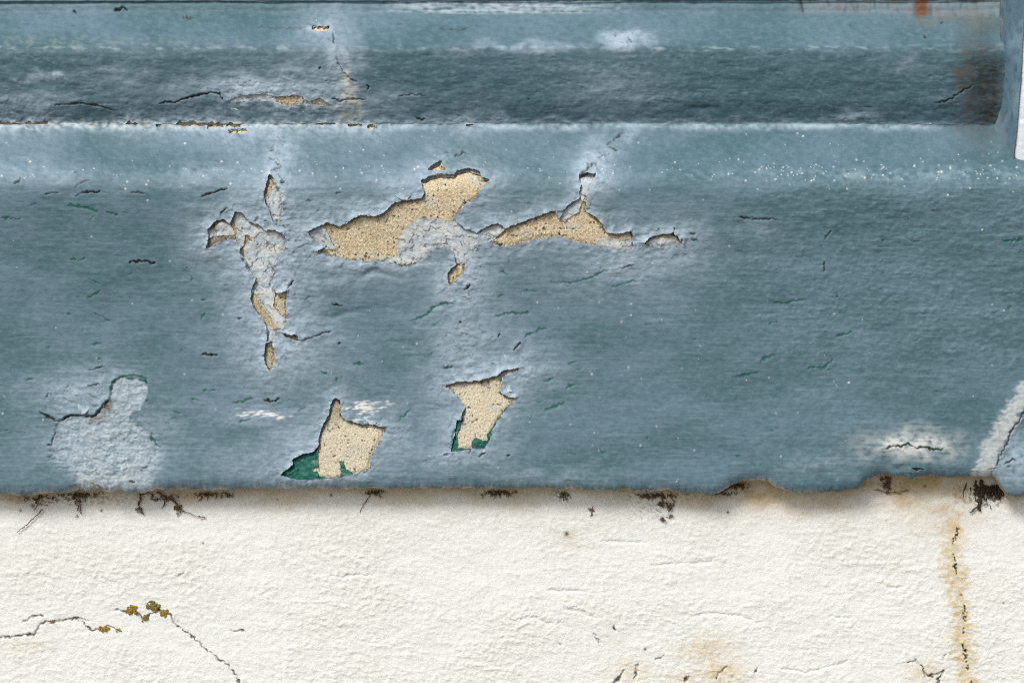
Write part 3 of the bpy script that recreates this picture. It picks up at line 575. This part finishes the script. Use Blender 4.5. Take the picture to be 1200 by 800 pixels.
for i, q in enumerate([(99, 474, 9, 12, .15, 1.3), (436, 489, 9, 7, .1, 1.2), (656, 243, 5, 13, .1, 1.0), (473, 225, 12, 9, -.15, 1.3), (440, 241, 10, 10, -.2, 1.2), (340, 335, 5, 8, .5, 1.0), (582, 431, 7, 8, -.15, 1.1), (593, 454, 4, 8, -1.1, .9), (338, 386, 8, 6, .1, 1.0), (403, 254, 8, 9, -.3, 1.0), (622, 247, 8, 7, -.3, 1.0), (300, 106, 14, 5, -.05, .9)]):
    flake(*q, 900 + i, [(150, 168, 178), (166, 182, 192), (128, 150, 160)][i % 3])
# masonry core behind the paint: whole stepped section, with ends and underside
uc2 = ucols(4.0); vr2 = np.concatenate([np.arange(-40, 225, 3.0), np.arange(225, 560, 12.0), [562, 566, 569]])
U2, V2 = np.meshgrid(uc2, vr2)
lowv = vbot(uc2) + .7 + 1.0 * noise(uc2 / 60, uc2 * 0, 77) + .6 * noise(uc2 / 14, uc2 * 0, 78)
V2 = np.vstack([np.minimum(V2[:-1], lowv[None] - 6 - .01 * np.arange(len(V2) - 1, 0, -1)[:, None]), lowv[None] - 3, lowv[None]]); U2 = np.vstack([U2, U2[:1]])
X, Y, Z, ny, nz = base(U2, V2)
P = np.stack([X, Y - ny * .0022, Z - nz * .0022], -1)
bot = P[-1] + np.array([0, .06, .003]); top = P[0] + np.array([0, .02, 0])
P = np.concatenate([top[None], P, bot[None]]); nr, nc = P.shape[:2]; F = grid_faces(nr, nc)
Pf = P.reshape(-1, 3); ends = []
mesh_obj('masonry_core', Pf, F, M_CORE, sill)

# ------------------------------------------------------------------ the white rendered wall
YW = .0125
wall = empty('stucco_wall', (0, 0, 0), 'white rough stucco wall, hairline-cracked and stained below the sill', 'wall'); wall['kind'] = 'thing'
WCR = [(1.7,[(-30,749),(0,747),(22,744),(40,743),(45,735),(50,729),(62,728.5),(78,726),(90,724),(98,730),(108,738),(120,737),(128,733),(140,738)]),(1.6,[(25,728),(40,722),(52,721)]),(1.3,[(90,723),(106,729)]),
 (1.6,[(125,716),(138,714),(146,717),(160,718),(168,726),(178,719),(185,713),(200,720),(204,730),(212,737),(225,745),(240,760),(255,771),(268,780),(277,792),(284,808),(290,840)]),
 (2.4,[(714,804),(725,795),(733,783)]),(2.4,[(743,797),(748,777)]),(2.0,[(766,775),(778,768)]),(1.4,[(695,740),(702,752),(706,753)]),(2.0,[(718,733),(723,740)]),(2.2,[(802,799),(808,790)]),(1.6,[(838,799),(843,788),(853,780)]),(1.8,[(884,789),(888,782)]),
 (2.2,[(1063,776),(1072,774),(1079,779),(1085,791),(1097,791),(1108,784)]),(2.4,[(1108,784),(1101,794),(1097,806)]),(1.2,[(1105,776),(1110,765)]),(2.6,[(1140,796),(1136,806)]),(1.5,[(270,738),(276,738.5),(290,740)]),(1.2,[(208,676),(218,669)]),
 (1.1,[(0,696),(4,692)]),(1.3,[(654,752),(660,760)])]
VCR = [(3.0,[(1125,617),(1120,628),(1118,640)]),(2.4,[(1118,648),(1120,660),(1121,672)]),(1.2,[(1124,690),(1128,702)]),(2.6,[(1130,706),(1131,718),(1131,727)]),(2.0,[(1131,733),(1129,745)]),(2.8,[(1129,755),(1132,768),(1133,776)]),(2.4,[(1134,779),(1135,786)]),(2.8,[(1139,797),(1137,812)])]
RIDGE = [(2.0,[(912,783),(930,785),(945,788),(962,783),(980,779),(997,774)]),(1.6,[(385,675),(402,676),(420,673),(440,675)]),(2.0,[(600,727),(615,724),(628,723),(640,730),(662,731)]),(1.8,[(660,713),(680,716),(700,725)]),(1.6,[(810,722),(830,718),(850,720),(870,722),(885,729),(900,728)]),(1.8,[(970,722),(985,724),(1000,723)]),
 (1.5,[(1030,683),(1045,689),(1062,687)]),(1.5,[(640,692),(660,692),(690,693)]),(1.5,[(760,663),(800,660),(840,658)]),(1.5,[(700,634),(760,636)]),(1.5,[(1000,731),(1010,738)])]
def wall_fields(U, V):
    near = 1 - sstep(575, 680, V)
    n1 = fbm(U / 34, V / 17, 3, 211); n2 = fbm(U / 11, V / 6.2, 3, 221); n3 = fbm(U / 4.5, V / 3.2, 2, 231); big = fbm(U / 150, V / 70, 3, 241)
    wx, wy = U + 4 * n1, V + 3 * fbm(U / 30, V / 30, 2, 215)
    m = fbm(wx / 9.0, wy / 5.4, 4, 251, .68); m = m + .35 * np.abs(m)
    h = .5 * big + .32 * n1 + (.62 * m + .11 * n3) * (1 - .55 * near) * np.clip(.85 + 1.0 * big + .6 * n1, .4, 1.5)
    ck = strokes(U, V, WCR); vk = strokes(U, V, VCR) * np.clip(.6 + 2.2 * noise(U / 3, V / 2.6, 17), 0, 1); rg = strokes(U, V, RIDGE, 1.5)
    h -= 1.0 * ck + 1.2 * vk + .55 * rg
    col = np.empty(U.shape + (3,)); col[:] = lin(228, 231, 227)
    col = mixc(col, lin(220, 221, 213), np.clip(.3 + big, 0, .7))
    col = mixc(col, lin(186, 172, 132), np.clip(1 - (V - 565) / (30 + 24 * noise(U / 70, V * 0, 19)), 0, 1) * np.clip(.75 + .9 * n1, .2, 1))  # beige stain under the lip, deepened to carry the warm under-lip shade
    col = mixc(col, lin(168, 142, 92), blobs(U, V, [(890, 580, 70, 18, .55), (940, 590, 60, 14, .4), (1060, 585, 50, 16, .5), (1110, 600, 40, 25, .5), (830, 585, 30, 12, .35), (40, 583, 40, 8, .45), (220, 580, 60, 8, .35)]) * np.clip(.9 + n1 + .5 * n2, .1, 1.3))
    vs = seg_dist(U, V, [(1118, 615), (1114, 650), (1121, 690), (1126, 720), (1128, 760), (1134, 810)])
    vs = np.where(np.abs(U - 1123) < 60, vs, 99); wdt = np.maximum(3, 12 + 7 * noise(V / 22, V * 0, 29) + 13 * n2 + 4 * n1)
    col = mixc(col, lin(198, 180, 130), (1 - sstep(wdt * .3, wdt * 1.5, vs)) * np.clip(.75 + .9 * n2, .2, 1) * .85)
    col = mixc(col, lin(196, 176, 130), blobs(U, V, [(830, 762, 34, 16, .55), (842, 785, 26, 16, .7), (738, 785, 26, 16, .4), (720, 748, 16, 10, .25), (1080, 785, 22, 12, .5), (665, 628, 10, 6, .4), (675, 640, 16, 5, .3), (20, 757, 40, 6, .35), (800, 795, 20, 10, .4)]) * np.clip(.8 + 1.3 * n2 + .6 * n1, 0, 1.2))
    col = mixc(col, lin(176, 172, 150), np.clip(-n2 * 1.0 - .25, 0, .2))
    mol = blobs(U, V, [(80, 585, 70, 5, .8), (770, 580, 40, 9, .8), (585, 577, 24, 5, .9), (655, 579, 8, 7, .8), (860, 575, 24, 6, .5), (765, 597, 20, 9, .6), (190, 582, 36, 6, .7), (250, 580, 22, 4, .7), (440, 577, 12, 5, .8), (1150, 580, 34, 12, .8), (1045, 570, 30, 6, .5)])
    col = mixc(col, lin(84, 70, 44), mol * sstep(.05, .45, n3 + .4 * n2 + .1))
    col = mixc(col, lin(64, 54, 34), np.clip(ck * np.clip(.8 + 1.6 * noise(U / 8, V / 8, 23), .25, 1), 0, 1) * .9)
    col = mixc(col, lin(30, 26, 22), vk)
    dots = [(119, 598, 1.6), (388, 580, 1.7), (325, 585, .9), (238, 636, 1.2), (24, 598, 1.4), (664, 625, 2.4), (692, 597, 1.6), (776, 589, 1.8), (786, 604, 2), (776, 607, 1.8), (789, 592, 1.8), (853, 600, 1.6), (1176, 706, 1.2), (756, 760, 1.6), (1084, 569, 1.5)]
    for (a, b, r) in dots: col = mixc(col, lin(50, 42, 30), blobs(U, V, [(a, b, r, r, 1.0)]))
    return h, col
# grid over the whole front below the sill: fine in view, coarse beyond it
uw = np.concatenate([np.linspace(-5200, -200, 30), np.linspace(-160, -30, 24), np.arange(-25, 1226, 1.1), np.linspace(1230, 1360, 24), np.linspace(1400, 6200, 30)])
vw = np.concatenate([np.arange(535, 806, 1.1), np.linspace(810, 900, 40), np.linspace(930, 2700, 30)])
U3, V3 = np.meshgrid(uw, vw)
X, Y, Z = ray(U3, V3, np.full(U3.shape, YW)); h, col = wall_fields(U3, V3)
inv = sstep(-400, -25, U3) * (1 - sstep(1226, 1500, U3)) * (1 - sstep(900, 1200, V3)); h = h * (.3 + .7 * inv)
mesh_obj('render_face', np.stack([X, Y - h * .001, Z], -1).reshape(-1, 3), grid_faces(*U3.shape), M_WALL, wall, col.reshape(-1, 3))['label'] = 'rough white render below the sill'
# piers beside the opening, and the head over it; the reveals are painted blue
XR = float(ray(1190., 110., YW)[0]); XL = -.86; ZS = float(np.interp(178, vt, zt)) - .03; ZT = 1.35
def pier(x0, x1, z0, z1, dx, dz, name='pier'):
    xs = np.unique(np.concatenate([np.arange(x0, x0 + .06, .0008), np.linspace(x0 + .06, x1, 20)])) if dx > 0 else np.linspace(x0, x1, 20)
    zs = np.unique(np.concatenate([np.arange(z0, z0 + .14, .0009), np.linspace(z0 + .14, z1, 30)])) if dz else np.linspace(z0, z1, 8)
    Xp, Zp = np.meshgrid(xs, zs); Xo = Xp; a, b = Xp / .0005, -Zp / .0005
    hp = .35 * fbm(a / 34, b / 17, 3, 211) + .5 * fbm(a / 11, b / 6, 3, 221)
    if dx > 0: hp = hp - 3.0 * np.exp(-(Xp - x0) / .0022); Xp = Xp + .005 * (1 - np.exp(-np.maximum(0, Zp - z0 - .03) / .05)) * np.exp(-(Xp - x0) / .03)
    c = np.empty(Xp.shape + (3,)); c[:] = lin(233, 233, 228); c = mixc(c, lin(186, 198, 206), np.clip(.75 - (Zp - z0 - .03) / .25, 0, .75) * (dx > 0))
    return mesh_obj(name, np.stack([Xp, YW - hp * .001, Zp], -1).reshape(-1, 3), grid_faces(*Xp.shape)[:, ::-1], M_WALL, wall, c.reshape(-1, 3))
pier(XR, 2.6, ZS, ZT, 1, 1); pier(-2.6, XL, ZS, ZT, 0, 0); pier(-2.6, 2.6, ZT, 2.2, 0, 0, 'head')
ys = np.concatenate([np.arange(YW, .070, .0006), [.09, .11, .13]]); zs = np.unique(np.concatenate([np.arange(ZS, ZS + .15, .0008), np.linspace(ZS + .15, ZT, 40)]))
Yp, Zp = np.meshgrid(ys, zs); a, b = Yp / .0005, -Zp / .0005
n2 = fbm(a / 9, b / 12, 3, 321); n1 = fbm(a / 30, b / 40, 3, 331); hp = .35 * n2 + .3 * n1
zsl = np.interp(Yp, yt[::-1], zt[::-1])                    # where the sill slope meets the reveal
foot = np.exp(-np.maximum(0, Zp - np.interp(-Yp, -yt[vt > 150], zt[vt > 150])) / .006)
Xp = XR + np.interp(Yp, [YW, .017, .034, .048, .065, .13], [0, -.0016, -.0050, -.0022, .0010, .004]) + .005 * (1 - np.exp(-np.maximum(0, Zp - ZS - .03) / .05)) * (1 - sstep(YW, .032, Yp)) - hp * .001 - .003 * foot * sstep(YW, .026, Yp) - .0025 * (1 - np.exp(-(Yp - YW) / .0022)) * 0
c = np.empty(Xp.shape + (3,)); c[:] = lin(84, 110, 124); c = mixc(c, lin(120, 146, 160), np.clip(.1 + n1, 0, .6)); c = mixc(c, lin(56, 80, 90), np.clip(-n2, 0, .5))
c = mixc(c, lin(150, 140, 118), sstep(.028, .034, Yp) * (1 - sstep(.037, .047, Yp)) * np.clip(.3 + n2 + n1, 0, .8)); c = mixc(c, lin(96, 104, 102), foot * np.clip(.5 + n2, 0, .6))
c = mixc(c, lin(60, 50, 36), sstep(.35, .6, n2) * sstep(.028, .038, Yp) * .8)
mesh_obj('reveal', np.stack([Xp, Yp, Zp], -1).reshape(-1, 3), grid_faces(*Xp.shape), M_PAINT, wall, c.reshape(-1, 3))['label'] = 'blue-painted window reveal meeting the sill'
box('reveal', XL - .05, XL, YW + .001, .13, ZS, ZT, M_FRAME, wall, 0); box('head_soffit', XL, XR, YW + .001, .13, ZT, ZT + .05, M_FRAME, wall, 0)

# ------------------------------------------------------------------ the window frame above the sill
frame = empty('casement_window', (0, 0, 0), 'blue-grey painted casement window with rust-streaked bottom rail', 'window'); frame['kind'] = 'thing'
uf = np.concatenate([np.linspace(-1190, -40, 40), np.arange(-25, 1226, 1.6), [1240, 1260]]); 
U5 = np.tile(uf, (46, 1)); vbr = np.interp(uf, [-2000, 0, 500, 860, 1300], [3.2, 3.2, 2.6, 1.2, 1.0]) + .5 * noise(uf / 12, uf * 0, 3)
V5 = np.empty(U5.shape)
for j in range(46): V5[j] = -230 + (vbr + 230) * (j / 6 * .85 if j <= 6 else .85 + .15 * (j - 6) / 39)
YF = .0642 + 0 * U5
n1 = fbm(U5 / 16, V5 / 40, 3, 401); n2 = fbm(U5 / 7, V5 / 6, 3, 411); st = fbm(U5 / 60, V5 / 2.0, 2, 421); rt = sstep(915, 960, U5)
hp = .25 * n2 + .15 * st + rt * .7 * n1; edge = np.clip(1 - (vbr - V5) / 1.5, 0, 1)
X, Y, Z = ray(U5, V5, YF - hp * .001 + edge ** 2 * .004)
c = np.empty(X.shape + (3,)); c[:] = lin(98, 122, 134); c = mixc(c, lin(140, 158, 168), np.clip(.2 + st, 0, .5)); c = mixc(c, lin(120, 132, 140), rt * np.clip(.4 + n1, 0, .8))
c = mixc(c, lin(58, 66, 62), rt * np.clip(n1 * 1.6 - .1, 0, .85)); c = mixc(c, lin(106, 98, 82), rt * np.clip(-n1 * 1.3 + .6 * n2 - .1, 0, .7))
rust = np.exp(-((U5 - 1079 - 1.5 * noise(V5 / 9, V5 * 0, 5)) / 9) ** 4); c = mixc(c, lin(106, 63, 27) * (1 + .5 * n2[..., None]), rust * .95); c = mixc(c, lin(90, 62, 36), np.exp(-((U5 - 1064) / 3) ** 2) * .5)
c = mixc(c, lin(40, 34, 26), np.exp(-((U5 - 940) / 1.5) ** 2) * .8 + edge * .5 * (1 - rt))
mesh_obj('bottom_rail', np.stack([X, Y, Z], -1).reshape(-1, 3), grid_faces(*X.shape), M_PAINT, frame, c.reshape(-1, 3))['label'] = 'weathered bottom rail with an orange rust run'
ZR = float(Z[0].mean())
box('stile', XR - .075, XR - .012, .066, .11, ZR, ZT, M_FRAME, frame); box('stile', XL, XL + .06, .066, .11, ZR, ZT, M_FRAME, frame)
box('top_rail', XL + .06, XR - .075, .066, .11, ZT - .07, ZT, M_FRAME, frame); box('mullion', -.31, -.26, .067, .11, ZR + .002, ZT - .072, M_FRAME, frame)
box('pane', XL + .06, -.31, .086, .091, ZR - .01, ZT - .07, M_GLASS, frame, 0); box('pane', -.26, XR - .075, .086, .091, ZR - .01, ZT - .07, M_GLASS, frame, 0)
box('rail_body', XL, XR - .012, .072, .12, ZR - .18, ZR, M_FRAME, frame, .002)

# ------------------------------------------------------------------ ground: paving in front of the house
gs = np.array([[-300, -400, -.95], [300, -400, -.95], [300, .03, -.95], [-300, .03, -.95]], float)
tag(mesh_obj('ground', gs, [[0, 1, 2, 3]], M_GROUND, None, smooth=False), kind='structure')

# ------------------------------------------------------------------ dry roots and sooty webs hanging under the lip
def tube(paths, sides=5):
    P, F = [], []
    for pts, rads in paths:
        pts = np.array(pts, float); n = len(pts); b0 = len(P)
        for i in range(n):
            t = pts[min(i + 1, n - 1)] - pts[max(i - 1, 0)]; t /= np.linalg.norm(t) + 1e-12
            a = np.cross(t, [.3, 1, .2]); a /= np.linalg.norm(a) + 1e-12; b = np.cross(t, a)
            for k in range(sides):
                w_ = 2 * math.pi * k / sides; P.append(pts[i] + rads[i] * (a * math.cos(w_) + b * math.sin(w_)))
        for i in range(n - 1):
            for k in range(sides):
                k2 = (k + 1) % sides; F.append([b0 + i * sides + k, b0 + i * sides + k2, b0 + (i + 1) * sides + k2, b0 + (i + 1) * sides + k])
    return P, F
def wallpt(u, v, out=.0008):
    x, y, z = ray(u, v, YW - out); return np.array([float(x), float(y), float(z)])
def rootlet(r, pts, w0, w1, wob=.5, out=.0012):
    """a thin thread through pixel points, lying on the wall"""
    dense = []
    for (a, b) in zip(pts[:-1], pts[1:]):
        L = math.hypot(b[0] - a[0], b[1] - a[1]); k = max(2, int(L / 1.6))
        for i in range(k): dense.append((a[0] + (b[0] - a[0]) * i / k, a[1] + (b[1] - a[1]) * i / k))
    dense.append(pts[-1]); n = len(dense); out_p, rad = [], []
    for i, (u, v) in enumerate(dense):
        f = i / max(1, n - 1); out_p.append(wallpt(u + r.gauss(0, wob), v + r.gauss(0, wob), out * (1 - .5 * f) + r.uniform(0, .0006)))
        rad.append((w0 * (1 - f) + w1 * f) * .0005 * .5 * r.uniform(.6, 1.5))
    return out_p, rad
def tangle(seed, main, fuzz, label, name='dry_root', cat='dry root', mat=None):
    """main = threads [(w0,w1,[pts])], fuzz = [(u,v,ru,rv,n)] short matted fibres"""
    r = random.Random(seed); paths = [rootlet(r, p, a, b) for a, b, p in main]
    for (u, v, ru, rv, n) in fuzz:
        for _ in range(n):
            cu, cv = u + r.gauss(0, ru * .55), v + abs(r.gauss(0, rv * .6)); an = r.uniform(0, math.pi); L = r.uniform(1.5, 5)
            q = [(cu, cv), (cu + L * .5 * math.cos(an), cv + L * .5 * math.sin(an) + r.uniform(-1, 1)), (cu + L * math.cos(an + .5), cv + L * math.sin(an + .5))]
            paths.append(rootlet(r, q, r.uniform(.7, 1.9), .5, .35, r.uniform(.0003, .0015)))
    P, F = tube(paths, 4); o = mesh_obj(name, P, F, mat or M_ROOT)
    c = np.mean(P, 0); o.data.transform(__import__('mathutils').Matrix.Translation(-Vector(c))); o.location = c
    return tag(o, label, cat, 'dirt and dry roots under the sill')
tangle(1, [(1.6, .8, [(50, 596), (44, 602), (36, 610), (28, 617), (20, 624)]), (1, .6, [(46, 590), (40, 597), (33, 590)])], [(46, 579, 18, 10, 40)], 'straight dry twig slanting down from a mouldy tuft under the sill', 'dry_twig', 'twig')
tangle(2, [(1.4, .8, [(92, 578), (93, 590), (95, 602)])], [(95, 577, 20, 4, 70), (92, 582, 6, 10, 16)], 'wide dark matted dirt tuft under the chalky bare paint patch', 'dirt_tuft', 'dirt')
tangle(3, [(2.6, 1.6, [(164, 577), (165, 585), (162, 592), (166, 597)]), (1.6, 1, [(164, 580), (172, 577), (180, 579), (176, 585)]), (3.4, 2.2, [(183, 576), (193, 581), (203, 586), (210, 594), (214, 599)]), (1.6, 1, [(194, 582), (192, 592), (189, 595)]), (.9, .7, [(214, 598), (225, 602), (232, 605)]), (1.8, 1, [(232, 605), (240, 606)])], [(196, 581, 12, 5, 36), (208, 590, 5, 8, 22), (164, 594, 5, 4, 12)], 'long branching dry root with a thin tail creeping down the white wall', 'dry_root')
tangle(4, [(1.8, 1, [(233, 577), (237, 583), (231, 588)]), (1.8, 1, [(244, 577), (243, 586)]), (1.4, .8, [(256, 577), (252, 584)]), (1.6, .8, [(262, 576), (268, 580), (273, 581)])], [(240, 577, 10, 4, 22), (262, 577, 9, 3, 16)], 'short row of dark hanging rootlets beside the branching root', 'dry_root')
tangle(5, [(1.1, .7, [(437, 575), (432, 583), (426, 590), (422, 600)])], [(440, 574, 7, 4, 34)], 'small dark tuft with one curved hair below the square bare patch', 'dirt_tuft', 'dirt')
tangle(6, [(1.4, .8, [(575, 574), (580, 581)]), (1.4, .8, [(590, 575), (598, 578)])], [(584, 575, 16, 3.5, 60)], 'flat dark dirt tuft under the lip below the boot-shaped bare patch', 'dirt_tuft', 'dirt')
tangle(7, [(1.8, 1, [(662, 575), (661, 582), (660, 586)])], [(662, 577, 4, 6, 20)], 'tiny brown dirt tuft hanging alone under the white worn lip', 'dirt_tuft', 'dirt')
tangle(8, [(1, .7, [(695, 591), (694, 598), (692, 604)])], [(694, 596, 2, 3, 6)], 'single thin brown rootlet stuck on the white wall', 'dry_root')
tangle(9, [(1.6, 1, [(755, 578), (752, 583), (762, 582)]), (1.8, 1.2, [(775, 577), (777, 588), (774, 592)]), (1.5, 1, [(785, 580), (790, 588), (786, 594)])], [(768, 578, 18, 4, 50), (778, 588, 7, 5, 22), (786, 592, 4, 4, 12), (777, 607, 3, 2, 8), (786, 603, 2, 2, 6)], 'speckled sooty web of dirt crumbs left of the chipped lip', 'dirt_web', 'dirt')
tangle(10, [(2.2, 1.2, [(838, 580), (850, 574), (862, 568), (874, 566)])], [(866, 567, 10, 3, 40), (850, 576, 8, 3, 14)], 'dark web strand filling the rounded chip in the lip', 'dirt_web', 'dirt')
tangle(11, [(3.4, 2.2, [(1039, 558), (1042, 566), (1041, 574), (1038, 578)]), (1.4, .8, [(1038, 576), (1030, 574), (1024, 573)]), (1.8, 1.2, [(1040, 577), (1052, 577), (1064, 574)])], [(1040, 563, 4, 8, 26), (1036, 559, 9, 2, 14)], 'anchor-shaped dark root hanging in the wide notch of the lip', 'dry_root')
tangle(12, [(4.0, 2.6, [(1150, 562), (1150, 580), (1147, 592), (1149, 599)]), (2, 1.2, [(1147, 592), (1140, 598), (1136, 600)]), (1.6, 1, [(1144, 563), (1143, 578), (1143, 586)]), (1.5, 1, [(1133, 565), (1129, 575), (1129, 581)])], [(1160, 568, 14, 12, 190), (1170, 574, 8, 8, 70), (1148, 572, 6, 14, 50)], 'big black cobweb clump in the gap at the sill end joint', 'cobweb', 'cobweb', M_WEB)

# ------------------------------------------------------------------ lichen on the wall crack
def lichen(seed, u, v, ru, rv, mat, label, n=9):
    import bmesh
    r = random.Random(seed); bm = bmesh.new()
    for i in range(n * 4):
        a = r.uniform(0, 6.28); q = r.uniform(0, 1.15) ** .8
        c = wallpt(u + ru * q * math.cos(a), v + rv * q * math.sin(a), .0004); s = r.uniform(.10, .30) * ru * .0005
        ret = bmesh.ops.create_icosphere(bm, subdivisions=2, radius=1)
        for w_ in ret['verts']:
            k = 1 + .5 * float(noise(w_.co.x * 1.7 + seed + i, w_.co.z * 1.7 + w_.co.y))
            w_.co = Vector((w_.co.x * s * k * r.uniform(.97, 1.03), w_.co.y * s * .6 * k, w_.co.z * s * .8 * k)) + Vector(c)
    c = wallpt(u, v, 0); me = bpy.data.meshes.new('lichen_tuft'); 
    for w_ in bm.verts: w_.co -= Vector(c)
    bm.to_mesh(me); bm.free(); me.materials.append(mat); o = link(bpy.data.objects.new('lichen_tuft', me)); o.location = c
    return tag(o, label, 'lichen', 'lichen tufts on the wall crack')
lichen(1, 154.5, 714, 6, 5, M_LICH, 'bright mustard yellow lichen tuft on the wall crack', 12)
lichen(2, 179, 710, 7.5, 6, M_LICH2, 'largest olive green lichen tuft at the top of the wall crack', 14)
lichen(3, 193, 718, 5.5, 4, M_LICH, 'yellow lichen tuft just below the olive lichen', 10)
lichen(4, 168, 724, 5, 3.5, M_LICH2, 'brownish lichen tuft in the dip of the wall crack', 9)
lichen(5, 121, 736, 6, 3, M_LICH, 'flat yellow lichen tuft on the end of the level wall crack', 9)
lichen(6, 139, 738, 3.6, 2, M_LICH, 'tiny ochre lichen speck at the very tip of the level wall crack', 6)
lichen(7, 61, 728, 4, 2, M_LICH2, 'thin olive lichen fleck midway along the level wall crack', 6)
